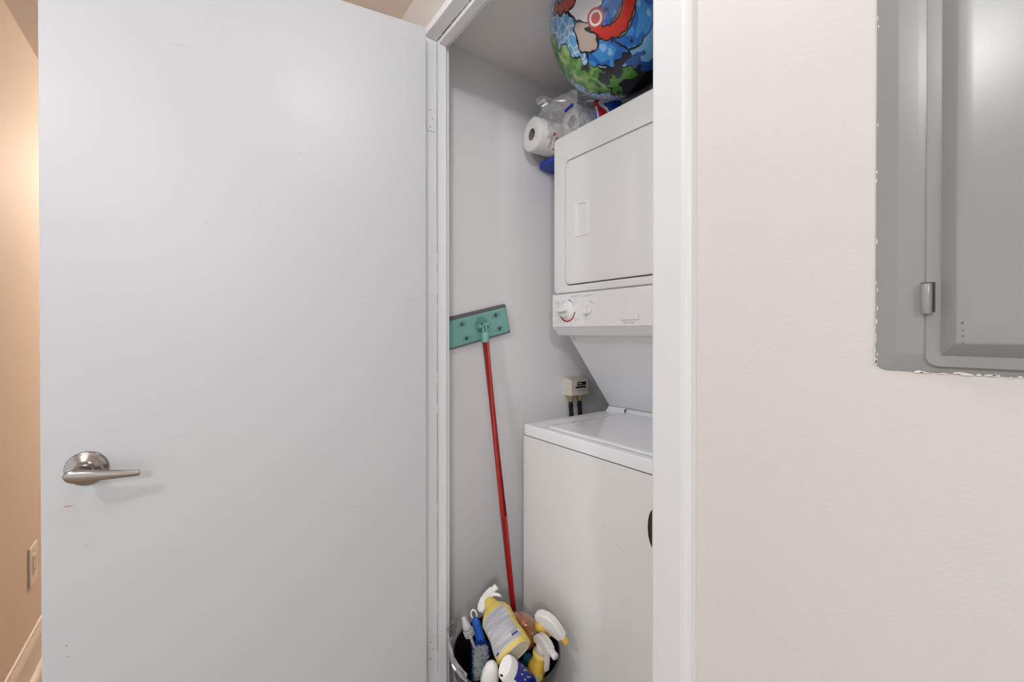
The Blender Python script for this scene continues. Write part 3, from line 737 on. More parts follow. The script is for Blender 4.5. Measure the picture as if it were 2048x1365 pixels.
# angle measured from the +x (up) of the roll frame; the camera side of the paper is near pi*1.45
zc_test = r1m @ Vector((0, 1, 0)) - r1m.translation
sgn = 1 if zc_test.y < 0 else -1
AR = 0.0602
roll_a = sgn * AR * math.radians(96)
roll_patch('leaf_print', r1m, AR, [(y * 0.9, x * 0.9) for x, y in leaf], 0.058, roll_a, 'red_print', R1)
for i, ch_ in enumerate('CANADA'):
    cu = bpy.data.curves.new('t', 'FONT'); cu.body = ch_; cu.size = 0.0105; cu.align_x = 'CENTER'; cu.resolution_u = 2
    t = bpy.data.objects.new('t', cu); COL.objects.link(t)
    me = bpy.data.meshes.new_from_object(t.evaluated_get(bpy.context.evaluated_depsgraph_get()))
    bpy.data.objects.remove(t); bpy.data.curves.remove(cu)
    b = MB(); aa = roll_a + sgn * (0.011 + i * 0.0078)
    b.add(on_roll(r1m, AR, [(aa + sgn * v.co.x, v.co.y) for v in me.vertices], 0.047), [list(p.vertices) for p in me.polygons])
    bpy.data.meshes.remove(me)
    part('lettering', b, 'red_print', R1)
roll_patch('navy_print', r1m, AR, [(0, 0), (sgn * 0.02, 0), (sgn * 0.045, 0), (sgn * 0.045, 0.012), (sgn * 0.02, 0.012), (0, 0.012)], 0.066, roll_a + sgn * 0.010, 'grey_print', R1)
R2, r2m = towel_roll('paper_towel_roll', 'white paper towel roll wrapped in clear film on top of the dryer', (1.040, 1.060, 1.940), (0.985, -0.10, 0), 0.0570, 0.25)
# torn clear wrapper round the rolls: crumpled sheet with a peaked, torn tail
WR = top('plastic_wrapper', 'crumpled torn clear plastic wrapper around the paper towel rolls', 'wrapper', (1.03, 1.12, 1.88))
rnd = random.Random(3)
wv = MB()
nu, nv = 30, 22
a0 = Vector((0.975, 1.232, 1.940)); rings = []
path = [Vector(p) for p in ((0.984, 1.236, 1.955), (0.990, 1.200, 1.992), (1.000, 1.160, 1.992), (1.012, 1.125, 2.000), (1.010, 1.085, 2.008), (1.012, 1.045, 2.004), (1.012, 1.012, 1.980), (1.004, 1.000, 1.945), (0.996, 1.004, 1.905), (0.9935, 1.010, 1.876))]
def lerp_path(path, t):
    x = t * (len(path) - 1); i = min(int(x), len(path) - 2); f = x - i
    return path[i].lerp(path[i + 1], f)
for i in range(nu + 1):
    t = i / nu; p0 = lerp_path(path, t); row = []
    for j in range(nv + 1):
        s_ = j / nv
        p = p0 + Vector((0.16 * s_, -0.035 * s_, 0.0))
        am = 0.0055
        p += Vector((rnd.uniform(-am, am) * 0.7, rnd.uniform(-am, am) * 0.6, rnd.uniform(0, am * 1.3)))
        if j == 0: p += Vector((rnd.uniform(-0.012, 0.006), 0, rnd.uniform(-0.004, 0.006)))
        row.append(tuple(p))
    rings.append(row)
wv.loft(rings, False, False, False, closed=False); part('wrap_sheet', wv, 'film3', WR)
wt = MB(); rings = []                       # torn upright tail
base = [Vector((1.000 + 0.016 * k, 1.150 - 0.022 * k, 1.985 + 0.002 * k)) for k in range(8)]
tops = [0.058, 0.066, 0.048, 0.036, 0.030, 0.046, 0.034, 0.010]
for q in range(7):
    t = q / 6
    rings.append([tuple(b + Vector((-0.030 * t * (1 if k < 3 else 0.4) + rnd.uniform(-0.005, 0.005), 0.022 * t * (1 if k < 3 else 0.2) + rnd.uniform(-0.005, 0.005), tops[k] * t)) ) for k, b in enumerate(base)])
wt.loft(rings, False, False, False, closed=False); part('torn_tail', wt, 'film3', WR)
fr_ = MB(); rings = []                       # film stretched over the end of the second roll and hanging on the front
for q in range(9):
    t = q / 8; row = []
    for k in range(13):
        a = k / 12
        y = 1.172 - 0.19 * a
        z = 2.000 - (0.105 + 0.025 * a) * t + 0.012 * math.sin(a * 3)
        x = 0.990 - 0.002 * t - 0.004 * math.sin(a * PI) + rnd.uniform(-0.0030, 0.0030)
        if y < 1.10 and z < 1.884: x = min(x, 0.9925)
        row.append((x, y, z + rnd.uniform(-0.003, 0.003)))
    rings.append(row)
M['film2'] = film('hazy_film', (0.95, 0.95, 0.96), 0.14, 0.12, 0.26)
fr_.loft(rings, False, False, False, closed=False); part('front_film', fr_, 'film2', WR)
bt = MB(); bt.prism([(-0.018, -0.0058), (0.018, -0.0058), (0.018, 0.0058), (-0.018, 0.0058)], 0, 0.0006, axes((0.9800, 1.010, 1.9475), Vector((0.12, -0.97, 0.30)).normalized(), Vector((0, 0.30, 0.95)).normalized(), Vector((-1, -0.1, 0.03)).normalized()))
part('navy_bar', bt, 'navy', WR)
# blue printed pack standing in the gap below the first roll
BPK = top('blue_pack', 'flat dark blue plastic pack tucked under the paper towel roll beside the dryer', 'pack', (1.172, 1.189, 1.838))
bpb = MB()
bpb.loft([[(1.172 + x, 1.189 + y, z) for x, y in superell(a, b, 5, 28)] for a, b, z in ((0.11, 0.066, 1.838), (0.125, 0.0775, 1.842), (0.125, 0.0775, 1.8555), (0.11, 0.066, 1.8597))], True, True, True)
part('pack_body', bpb, 'blue_print', BPK)
# red, white and blue packet behind the film
PK = top('snack_packet', 'red, white and blue printed packet between the wrapped roll and the ball', 'packet', (1.115, 0.95, 1.884))
pk = MB(); rings = []
pmx2 = frame((1.118, 0.950, 1.884), (1.103, 0.960, 2.02), (0.55, -0.80, 0.0))
for z_, w_, d_ in ((0.0, 0.030, 0.004), (0.012, 0.040, 0.016), (0.040, 0.046, 0.024), (0.075, 0.046, 0.022), (0.098, 0.042, 0.010), (0.108, 0.044, 0.002), (0.118, 0.044, 0.0015)):
    rings.append([(x, y * (1 + 0.2 * math.sin(5 * x / 0.04)), z_) for x, y in superell(w_, d_, 2.6, 36)])
def packet_mat():
    m, nt, p = new_mat('packet_print')
    tc = nt.nodes.new('ShaderNodeTexCoord'); n = nt.nodes.new('ShaderNodeTexNoise'); n.inputs['Scale'].default_value = 17; n.inputs['Detail'].default_value = 0
    r = nt.nodes.new('ShaderNodeValToRGB'); r.color_ramp.interpolation = 'CONSTANT'
    e = r.color_ramp.elements; e[0].position = 0; e[0].color = (0.02, 0.09, 0.46, 1); e[1].position = 0.34; e[1].color = (0.76, 0.72, 0.70, 1)
    x = e.new(0.42); x.color = (0.50, 0.015, 0.03, 1)
    nt.links.new(tc.outputs['Object'], n.inputs['Vector']); nt.links.new(n.outputs['Fac'], r.inputs['Fac']); nt.links.new(r.outputs[0], p.inputs['Base Color']); p.inputs['Roughness'].default_value = 0.25
    return m
pk.loft(rings, True, True, True, pmx2); part('packet_body', pk, packet_mat(), PK)
# black bag carrying the ball
bgm = MB(); rings = []
for z_, a, b in ((1.8855, 0.15, 0.17), (1.893, 0.17, 0.19), (1.909, 0.175, 0.195), (1.917, 0.15, 0.17), (1.9185, 0.10, 0.12)):
    rings.append([(1.235 + x + 0.006 * math.sin(9 * y), 0.70 + y, z_ + 0.004 * math.sin(14 * x + 8 * y)) for x, y in superell(a, b, 3, 44)])
bgm.loft(rings, True, True, True)
tag(part('black_bag', bgm, 'black_bag'), 'flat black fabric bag on the dryer under the printed ball', 'bag')

def ball_mat():
    m, nt, p = new_mat('ball_print')
    L = nt.links.new
    tc = nt.nodes.new('ShaderNodeTexCoord')
    nrm = nt.nodes.new('ShaderNodeVectorMath'); nrm.operation = 'NORMALIZE'; L(tc.outputs['Object'], nrm.inputs[0])
    no = nt.nodes.new('ShaderNodeTexNoise'); no.inputs['Scale'].default_value = 3.2; no.inputs['Detail'].default_value = 2; L(nrm.outputs[0], no.inputs['Vector'])
    vo = nt.nodes.new('ShaderNodeTexVoronoi'); vo.feature = 'DISTANCE_TO_EDGE'; vo.inputs['Scale'].default_value = 8.0; L(nrm.outputs[0], vo.inputs['Vector'])
    base = nt.nodes.new('ShaderNodeValToRGB'); e = base.color_ramp.elements
    e[0].position = 0.0; e[0].color = (0.66, 0.76, 0.86, 1); e[1].position = 0.036; e[1].color = (0.30, 0.50, 0.74, 1)
    x = e.new(0.030); x.color = (0.62, 0.74, 0.85, 1); x = e.new(0.24); x.color = (0.14, 0.38, 0.68, 1)
    L(vo.outputs['Distance'], base.inputs['Fac'])
    cur = base.outputs['Color']
    nx = nt.nodes.new('ShaderNodeTexNoise'); nx.inputs['Scale'].default_value = 6; nx.inputs['Detail'].default_value = 1; L(nrm.outputs[0], nx.inputs['Vector'])
    def blob(cur, d, lo, hi, col, wob, dark=None, src=no):
        """print patch round direction d with a wavy rim; optional dark outline"""
        best = None
        for dd_ in d:
            dp = nt.nodes.new('ShaderNodeVectorMath'); dp.operation = 'DOT_PRODUCT'; L(nrm.outputs[0], dp.inputs[0]); dp.inputs[1].default_value = dd_
            if best is None: best = dp.outputs['Value']
            else:
                mm = nt.nodes.new('ShaderNodeMath'); mm.operation = 'MAXIMUM'; L(best, mm.inputs[0]); L(dp.outputs['Value'], mm.inputs[1]); best = mm.outputs[0]
        ma = nt.nodes.new('ShaderNodeMath'); ma.operation = 'MULTIPLY_ADD'; L(src.outputs['Fac'], ma.inputs[0]); ma.inputs[1].default_value = wob; L(best, ma.inputs[2])
        off = 0.5 * wob
        def gate(v):
            g = nt.nodes.new('ShaderNodeMath'); g.operation = 'GREATER_THAN'; L(ma.outputs[0], g.inputs[0]); g.inputs[1].default_value = v + off; return g
        def mix(cur, g, c):
            mx = nt.nodes.new('ShaderNodeMix'); mx.data_type = 'RGBA'; L(g.outputs[0], mx.inputs[0]); L(cur, mx.inputs[6])
            if isinstance(c, tuple): mx.inputs[7].default_value = (*c, 1)
            else: L(c, mx.inputs[7])
            return mx.outputs[2]
        if dark: cur = mix(cur, gate(lo - dark), (0.01, 0.012, 0.02))
        return mix(cur, gate(lo), col)
    shade = nt.nodes.new('ShaderNodeValToRGB'); shade.color_ramp.interpolation = 'CONSTANT'; e = shade.color_ramp.elements
    e[0].position = 0; e[0].color = (0.01, 0.015, 0.01, 1); e[1].position = 0.36; e[1].color = (0.07, 0.24, 0.03, 1)
    x = e.new(0.50); x.color = (0.20, 0.38, 0.09, 1); x = e.new(0.60); x.color = (0.36, 0.48, 0.20, 1)
    L(nx.outputs['Fac'], shade.inputs['Fac'])
    shade2 = nt.nodes.new('ShaderNodeValToRGB'); shade2.color_ramp.interpolation = 'CONSTANT'; e = shade2.color_ramp.elements
    e[0].position = 0; e[0].color = (0.01, 0.02, 0.08, 1); e[1].position = 0.37; e[1].color = (0.02, 0.14, 0.50, 1)
    x = e.new(0.50); x.color = (0.05, 0.28, 0.70, 1); x = e.new(0.66); x.color = (0.25, 0.50, 0.82, 1)
    L(nx.outputs['Fac'], shade2.inputs['Fac'])
    for d, lo, col, wob, dark, src in BALL_PRINT(shade.outputs[0], shade2.outputs[0], no, nx):
        cur = blob(cur, d, lo, None, col, wob, dark, src)
    L(cur, p.inputs['Base Color'])
    p.inputs['Roughness'].default_value = 0.22
    p.inputs['Coat Weight'].default_value = 0.3
    return m
BC, BR = Vector((1.002, 0.822, 2.128)), 0.205
BALL_DIRS = {
    'deep': [(-0.154, -0.548, -0.822), (0.083, -0.456, -0.886)],
    'sky': [(-0.384, -0.788, -0.482), (-0.309, -0.735, -0.604)],
    'green': [(-0.66, 0.621, -0.422), (-0.613, 0.502, -0.61), (-0.546, 0.346, -0.763), (-0.437, 0.208, -0.875), (-0.32, 0.08, -0.944), (-0.197, -0.068, -0.978)],
    'green2': [(-0.134, -0.19, -0.972), (-0.002, -0.146, -0.989)],
    'dark': [(0.118, -0.199, -0.973), (0.377, -0.117, -0.919)],
    'dark2': [(-0.354, -0.086, -0.931), (-0.332, -0.215, -0.919), (-0.322, -0.324, -0.89)],
    'blue': [(-0.871, -0.288, -0.398), (-0.773, -0.447, -0.45), (-0.656, -0.547, -0.52), (-0.524, -0.611, -0.593), (-0.541, -0.684, -0.49)],
    'cap': [(-0.647, -0.125, -0.752), (-0.562, -0.223, -0.797), (-0.524, -0.342, -0.78)],
    'red': [(-0.869, -0.14, -0.474), (-0.815, -0.193, -0.546), (-0.748, -0.269, -0.606), (-0.677, -0.356, -0.644), (-0.629, -0.446, -0.637), (-0.604, -0.527, -0.598), (-0.604, -0.59, -0.535), (-0.617, -0.638, -0.46), (-0.632, -0.665, -0.398)],
    'tan': [(-0.604, -0.552, -0.575), (-0.611, -0.494, -0.619), (-0.612, -0.611, -0.502)],
    'pale': [(-0.823, -0.06, -0.564), (-0.764, -0.075, -0.64)],
    'white': [(-0.956, -0.153, -0.252), (-0.916, -0.245, -0.317)],
    'redarc': [(-0.952, 0.303, -0.049), (-0.973, 0.181, -0.145), (-0.984, 0.074, -0.164), (-0.985, -0.021, -0.171)],
    'disc': [(-0.824, -0.296, -0.483)],
}
def BALL_PRINT(green, blue, no, nx):
    D = BALL_DIRS
    K = (0.01, 0.012, 0.02)
    return [(D['deep'], 0.93, (0.01, 0.08, 0.34), 0.20, None, nx),
            (D['sky'], 0.94, (0.16, 0.40, 0.68), 0.15, None, nx),
            (D['green'], 0.968, green, 0.10, 0.007, nx),
            (D['green2'], 0.975, (0.06, 0.24, 0.02), 0.05, 0.006, nx),
            (D['dark'], 0.972, K, 0.08, None, nx),
            (D['dark2'], 0.992, K, 0.06, None, nx),
            (D['cap'], 0.987, blue, 0.04, 0.004, nx),
            (D['blue'], 0.966, blue, 0.06, 0.006, nx),
            (D['tan'], 0.9945, (0.28, 0.16, 0.11), 0.004, 0.0016, nx),
            (D['red'], 0.9972, (0.62, 0.03, 0.02), 0.003, 0.0014, nx),
            (D['pale'], 0.991, (0.50, 0.40, 0.36), 0.03, 0.004, nx),
            (D['white'], 0.986, (0.74, 0.74, 0.76), 0.03, 0.004, nx),
            (D['redarc'], 0.9978, (0.40, 0.07, 0.06), 0.006, 0.002, nx),
            (D['disc'], 0.9935, (0.55, 0.05, 0.05), 0.0, None, no),
            (D['disc'], 0.9962, (0.80, 0.76, 0.74), 0.0, None, no),
            (D['disc'], 0.9982, (0.55, 0.05, 0.05), 0.0, None, no)]
bm_ = MB(); rings = []
for i in range(1, 48):
    ph_ = PI * i / 48; ring = []
    for j in range(72):
        a = 2 * PI * j / 72
        p = Vector((math.sin(ph_) * math.cos(a), math.sin(ph_) * math.sin(a), -math.cos(ph_))) * BR
        zt_ = ZC - 0.003 - BC.z
        if p.z > zt_ - 0.02: p.z = zt_ - 0.02 + 0.02 * (1 - math.exp(-(p.z - zt_ + 0.02) / 0.02))
        ring.append(tuple(BC + p))
    rings.append(ring)
bm_.loft(rings, True, True, True)
tag(part('inflatable_ball', bm_, ball_mat(), org=BC), 'big glossy blue ball with green and red print squeezed under the closet ceiling', 'ball')

# ------------------------------------------------------------------ bin and cleaning things
BNX, BNY, BNR, BNZ = 0.701, 0.974, 0.153, 0.321
BIN = top('cleaning_bin', 'glossy black round bin full of cleaning bottles on the closet floor', 'bin', (BNX, BNY, 0))
bmx = axes((BNX, BNY, 0), (1, 0, 0), (0, 1, 0), (0, 0, 1))
bb = MB(); R_ = BNR
bb.lathe([(R_ * 0.80, 0.0), (R_ * 0.82, 0.004), (R_ * 0.965, BNZ - 0.045), (R_ * 0.97, BNZ - 0.012), (R_ * 0.955, BNZ - 0.012), (R_ * 0.945, BNZ - 0.05), (R_ * 0.80, 0.010)], 72, bmx, True, True)
BB = part('bin_body', bb, 'bin', BIN)
rm = MB(); rm.lathe([(R_ * 0.955, BNZ - 0.032), (R_ * 1.0, BNZ - 0.030), (R_, BNZ - 0.004), (R_ * 0.985, BNZ), (R_ * 0.962, BNZ - 0.001), (R_ * 0.955, BNZ - 0.006)], 72, bmx, False, False)
part('rim', rm, 'bin', BIN)

def sprayer(parent, neck_mx, mshroud, mcollar, mnozzle, mtrigger, style, ck=1.0):
    """trigger head: local z up the bottle axis, x = nozzle direction"""
    c = MB(); c.lathe([(0.0150 * ck, -0.004), (0.0165 * ck, -0.002), (0.0165 * ck, 0.014), (0.0140 * ck, 0.018)], 30, neck_mx); part('collar', c, mcollar, parent)
    if style == 'whale':
        ol = [(-0.030, 0.000), (-0.037, 0.006), (-0.038, 0.014), (-0.032, 0.025), (-0.018, 0.035), (0.004, 0.041), (0.022, 0.042), (0.027, 0.038), (0.026, 0.026), (0.014, 0.025), (0.008, 0.017), (-0.008, 0.010), (-0.018, 0.002)]
        nz = (0.027, 0.0335); tr = [(0.012, 0.026), (0.024, 0.024), (0.034, 0.012), (0.039, 0.002), (0.034, -0.001), (0.027, 0.008), (0.019, 0.015), (0.008, 0.017)]
    elif style == 'wedge':
        ol = [(-0.030, 0.006), (-0.040, 0.014), (-0.038, 0.034), (-0.026, 0.050), (-0.006, 0.060), (0.020, 0.061), (0.046, 0.058), (0.048, 0.036), (0.030, 0.026), (0.010, 0.018), (-0.008, 0.012)]
        nz = (0.052, 0.047); tr = [(0.012, 0.020), (0.028, 0.026), (0.033, 0.016), (0.034, 0.002), (0.040, -0.010), (0.034, -0.014), (0.024, -0.002), (0.014, 0.010)]
    else:
        ol = [(-0.024, 0.008), (-0.030, 0.020), (-0.020, 0.036), (-0.004, 0.043), (0.018, 0.043), (0.034, 0.036), (0.036, 0.022), (0.018, 0.016), (0.008, 0.010)]
        nz = (0.040, 0.029); tr = [(0.012, 0.020), (0.026, 0.022), (0.028, 0.008), (0.034, -0.018), (0.036, -0.034), (0.029, -0.037), (0.024, -0.020), (0.016, 0.004)]
    smx = neck_mx @ Matrix(((1, 0, 0, 0), (0, 0, 1, 0), (0, 1, 0, 0), (0, 0, 0, 1)))
    s = MB(); s.prism(ol, -0.0115, 0.0115, smx, True); part('spray_head', s, mshroud, parent, 0.004, 3, angle=50)
    stm = MB(); stm.lathe([(0.0095, 0.010), (0.0085, 0.030)], 16, neck_mx); part('stem', stm, 'spray_grey', parent)
    n = MB(); n.lathe([(0.0085, -0.008), (0.0092, -0.002), (0.0092, 0.010), (0.0075, 0.012), (0.0045, 0.0122), (0.0040, 0.0095)], 20, neck_mx @ Matrix.Translation((nz[0], 0, nz[1])) @ Matrix.Rotation(PI / 2, 4, 'Y')); part('nozzle', n, mnozzle, parent)
    t = MB(); t.prism(tr, -0.0065, 0.0065, smx, True); part('trigger', t, mtrigger, parent, 0.0022, 2, angle=50)

def body_rings(prof, n=48):
    return [[(x, y, z) for x, y in superell(a, b, e, n)] for z, a, b, e in prof]
def surf_patch(prof, z0, z1, a0, a1, off, nz=14, na=16):
    """label patch lying on the bottle surface between two heights and two angles"""
    zs = [p[0] for p in prof]; rows = []
    for i in range(nz + 1):
        z = z0 + (z1 - z0) * i / nz
        a = np.interp(z, zs, [p[1] for p in prof]); b = np.interp(z, zs, [p[2] for p in prof]); e = np.interp(z, zs, [p[3] for p in prof])
        row = []
        for j in range(na + 1):
            t = a0 + (a1 - a0) * j / na; c, s = math.cos(t), math.sin(t)
            row.append(((a + off) * math.copysign(abs(c) ** (2 / e), c), (b + off) * math.copysign(abs(s) ** (2 / e), s), z))
        rows.append(row)
    return rows
def label_mat():
    m, nt, p = new_mat('printed_label'); L = nt.links.new
    tc = nt.nodes.new('ShaderNodeTexCoord')
    uv = nt.nodes.new('ShaderNodeUVMap')
    sep = nt.nodes.new('ShaderNodeSeparateXYZ'); L(tc.outputs['UV'], sep.inputs[0])
    wv_ = nt.nodes.new('ShaderNodeTexWave'); wv_.wave_type = 'BANDS'; wv_.bands_direction = 'Y'; wv_.inputs['Scale'].default_value = 14; wv_.inputs['Distortion'].default_value = 0
    L(tc.outputs['UV'], wv_.inputs['Vector'])
    mp = nt.nodes.new('ShaderNodeMapping'); mp.inputs['Scale'].default_value = (70, 42, 1); L(tc.outputs['UV'], mp.inputs['Vector'])
    no = nt.nodes.new('ShaderNodeTexNoise'); no.inputs['Scale'].default_value = 1.0; no.inputs['Detail'].default_value = 1; L(mp.outputs[0], no.inputs['Vector'])
    mp2 = nt.nodes.new('ShaderNodeMapping'); mp2.inputs['Scale'].default_value = (1.2, 9, 1); L(tc.outputs['UV'], mp2.inputs['Vector'])
    no2 = nt.nodes.new('ShaderNodeTexNoise'); no2.inputs['Scale'].default_value = 1.0; no2.inputs['Detail'].default_value = 0; L(mp2.outputs[0], no2.inputs['Vector'])
    mu = nt.nodes.new('ShaderNodeMath'); mu.operation = 'MULTIPLY'; L(wv_.outputs['Fac'], mu.inputs[0]); L(no.outputs['Fac'], mu.inputs[1])
    g2 = nt.nodes.new('ShaderNodeMath'); g2.operation = 'MULTIPLY_ADD'; L(no2.outputs['Fac'], g2.inputs[0]); g2.inputs[1].default_value = 0.5; g2.inputs[2].default_value = -0.06
    ad = nt.nodes.new('ShaderNodeMath'); ad.operation = 'MULTIPLY'; L(mu.outputs[0], ad.inputs[0]); L(g2.outputs[0], ad.inputs[1])
    r = nt.nodes.new('ShaderNodeValToRGB'); e = r.color_ramp.elements
    e[0].position = 0.02; e[0].color = (0.62, 0.62, 0.62, 1); e[1].position = 0.085; e[1].color = (0.16, 0.18, 0.25, 1)
    L(ad.outputs[0], r.inputs['Fac']); L(r.outputs[0], p.inputs['Base Color']); p.inputs['Roughness'].default_value = 0.4
    return m
def label_part(name, rows, mx, m, parent):
    b = MB(); b.loft(rows, False, False, True, mx, closed=False)
    o = part(name, b, m, parent)
    me = o.data; uvl = me.uv_layers.new(name='UVMap'); na = len(rows[0]); nr = len(rows)
    for lp_ in me.loops:
        i = lp_.vertex_index
        uvl.data[lp_.index].uv = ((i % na) / (na - 1), (i // na) / (nr - 1))
    return o

R3, U3, F3 = rt, up, fw
# 1 yellow bottle lying base towards the hall
b1b, b1n = Vector((0.6580, 0.8761, 0.3793)), Vector((0.6748, 1.0133, 0.4289))
Y1 = top('spray_bottle', 'yellow spray bottle with white trigger and printed back label lying across the bin', 'spray bottle', b1b)
f1 = frame(b1b, b1n, R3 * 0.85 + U3 * 0.5)
prof1 = [(0.0, 0.040, 0.026, 2.8), (0.004, 0.0455, 0.0305, 3.0), (0.030, 0.0450, 0.0300, 3.0), (0.060, 0.0405, 0.0285, 2.8), (0.085, 0.0415, 0.0285, 2.7), (0.108, 0.0430, 0.0280, 2.5), (0.122, 0.0370, 0.0250, 2.3), (0.134, 0.0270, 0.0200, 2.1), (0.142, 0.0200, 0.0170, 2.0), (0.150, 0.0190, 0.0165, 2.0)]
prof1 = [(z * 1.0, a * 1.06, b * 1.10, e) for z, a, b, e in prof1]
yb1 = MB(); yb1.loft(body_rings(prof1), False, True, True, f1); part('bottle_body', yb1, 'yellow', Y1)
ybb = MB(); ybb.loft(body_rings([(0.0012, 0.0436, 0.0298, 2.8), (-0.0008, 0.0418, 0.0282, 2.8), (0.0010, 0.034, 0.022, 2.4)]), False, True, True, f1); part('bottle_base', ybb, 'cream', Y1)
side1 = -1 if (f1.to_3x3() @ Vector((0, 1, 0))).dot(F3) > 0 else 1
am = PI / 2 * side1
label_part('back_label', surf_patch(prof1, 0.010, 0.112, am + 0.95 * side1, am - 0.95 * side1, 0.0004), f1, label_mat(), Y1)
for (za, zb, xa, xb, m_) in ((0.012, 0.0165, 0.72, 0.44, 'navy'), (0.022, 0.0265, -0.30, -0.78, 'navy'), (0.028, 0.0325, -0.30, -0.78, 'grey_print')):
    label_part('print_block', surf_patch(prof1, za, zb, am + xa * side1, am + xb * side1, 0.0007, 2, 6), f1, M[m_], Y1)
sprayer(Y1, f1 @ Matrix.Translation((0, 0, 0.145)), 'spray_white', 'yellow', 'spray_white', 'spray_white', 'whale')
# 2 clear bottle with orange cleaner
b2b, b2n = Vector((0.7310, 1.0331, 0.3056)), Vector((0.7683, 0.9065, 0.3894))
O2 = top('spray_bottle', 'clear spray bottle of orange cleaner with white head and yellow nozzle', 'spray bottle', b2b)
f2 = frame(b2b, b2n, R3 * 0.45 - U3 * 0.85)
L2 = (b2n - b2b).length
prof2 = [(0.0, 0.044, 0.030, 2.6), (0.005, 0.051, 0.035, 2.8), (L2 * 0.55, 0.051, 0.035, 2.8), (L2 * 0.68, 0.047, 0.033, 2.5), (L2 * 0.80, 0.034, 0.026, 2.2), (L2 * 0.89, 0.018, 0.017, 2.0), (L2, 0.0155, 0.0155, 2.0)]
c2 = MB(); c2.loft(body_rings(prof2), True, False, True, f2); part('clear_shell', c2, 'clear', O2)
l2 = MB(); l2.loft(body_rings([(z + 0.0015, a - 0.0018, b - 0.0018, e) for z, a, b, e in prof2[:5]]), True, True, True, f2); part('orange_liquid', l2, 'orange', O2)
tb2 = MB(); tb2.tube([f2 @ Vector((0.0, -0.0, L2 - 0.002)), f2 @ Vector((0.012, -0.022, L2 - 0.05))], 0.0024, 10); part('dip_tube', tb2, 'spray_white', O2)
rg2 = MB(); rg2.lathe([(0.0160, -0.016), (0.0200, -0.015), (0.0200, -0.012), (0.0165, -0.010), (0.0165, -0.007), (0.0190, -0.006), (0.0190, -0.003), (0.016, -0.002)], 28, f2 @ Matrix.Translation((0, 0, L2))); part('neck_ring', rg2, 'clear', O2)
sprayer(O2, f2 @ Matrix.Translation((0, 0, L2 + 0.002)), 'spray_white', 'yellow2', 'yellow2', 'yellow2', 'wedge', 1.22)
# 3 grey-headed sprayer with yellow collar
b3b, b3n = Vector((0.7360, 0.9085, 0.2100)), Vector((0.7400, 0.8675, 0.3590))
G3 = top('spray_bottle', 'yellow spray bottle with pale grey trigger head at the right rim of the bin', 'spray bottle', b3b)
f3 = frame(b3b, b3n, R3 * 0.55 - U3 * 0.25 - F3 * 0.75)
L3 = (b3n - b3b).length
prof3 = [(0.0, 0.022, 0.017, 2.4), (0.004, 0.026, 0.021, 2.6), (L3 - 0.055, 0.026, 0.021, 2.4), (L3 - 0.030, 0.018, 0.016, 2.1), (L3 - 0.014, 0.0135, 0.0135, 2.0)]
y3 = MB(); y3.loft(body_rings(prof3), True, True, True, f3); part('bottle_body', y3, 'yellow2', G3)
r3 = MB(); r3.lathe([(0.0140, -0.016), (0.0215, -0.014), (0.0215, -0.008), (0.0180, -0.004)], 30, f3 @ Matrix.Translation((0, 0, L3))); part('yellow_ring', r3, 'yellow', G3)
sprayer(G3, f3 @ Matrix.Translation((0, 0, L3)), 'spray_grey', 'spray_grey', 'spray_grey', 'spray_grey', 'short')
# 4 white bottle with slanted oval cap and blue label
b4c, b4e = Vector((0.6100, 0.8530, 0.3850)), Vector((0.7080, 0.8680, 0.2650))
W4 = top('toilet_cleaner_bottle', 'white bottle with slanted oval cap and dark blue label at the bin front', 'bottle', b4e)
f4 = frame(b4c, b4e, R3 * 0.35 + U3 * 0.95)
# oval face turned to the hall
b4 = MB(); rings = []
nface = (Vector((0, 0, H)) - b4c).normalized()
fx = (U3 * 0.93 + R3 * 0.36); fx = (fx - nface * fx.dot(nface)).normalized(); fy = nface.cross(fx)
def oval(c, a, b, x_, y_, n=44): return [tuple(c + x_ * a * math.cos(2 * PI * j / n) + y_ * b * math.sin(2 * PI * j / n)) for j in range(n)]
ax4 = (b4e - b4c).normalized()
ex = (fx - ax4 * fx.dot(ax4)).normalized(); ey = ax4.cross(ex); ey = ey if ey.dot(fy) > 0 else -ey
R4T = [0.0, 0.03, 0.10, 0.35, 0.7, 1.0]; R4A = [0.0245, 0.0270, 0.0285, 0.0290, 0.0300, 0.0300]; R4B = [0.0130, 0.0150, 0.0165, 0.0205, 0.0255, 0.0265]
def sec4(t):
    k = min(1, t / 0.35)
    return (b4c + (b4e - b4c) * t, float(np.interp(t, R4T, R4A)), float(np.interp(t, R4T, R4B)), fx.lerp(ex, k).normalized(), fy.lerp(ey, k).normalized())
for t in R4T:
    rings.append(oval(*sec4(t)))
b4.loft(rings, True, True, True); part('bottle_body', b4, 'spray_white', W4)
hl = MB(); hl.loft([oval(b4c + nface * 0.0002 - fx * 0.0200, k * 0.0026, k * 0.0042, fx, fy, 20) for k in (1, 0.98)], True, True); part('nozzle_hole', hl, 'black', W4)
rows = []
s4 = 1 if fy.dot(R3) > 0 else -1
for i in range(11):
    t = 0.17 + 0.62 * i / 10
    c, a, b, x_, y_ = sec4(t); row = []
    for j in range(15):
        th_ = (-0.05 + 2.0 * j / 14) * s4
        row.append(tuple(c + x_ * (a + 0.0006) * math.cos(th_) + y_ * (b + 0.0006) * math.sin(th_)))
    rows.append(row)
lb4 = MB(); lb4.loft(rows, False, False, True, closed=False); LB4 = part('blue_label', lb4, 'navy', W4, label='dark blue label')
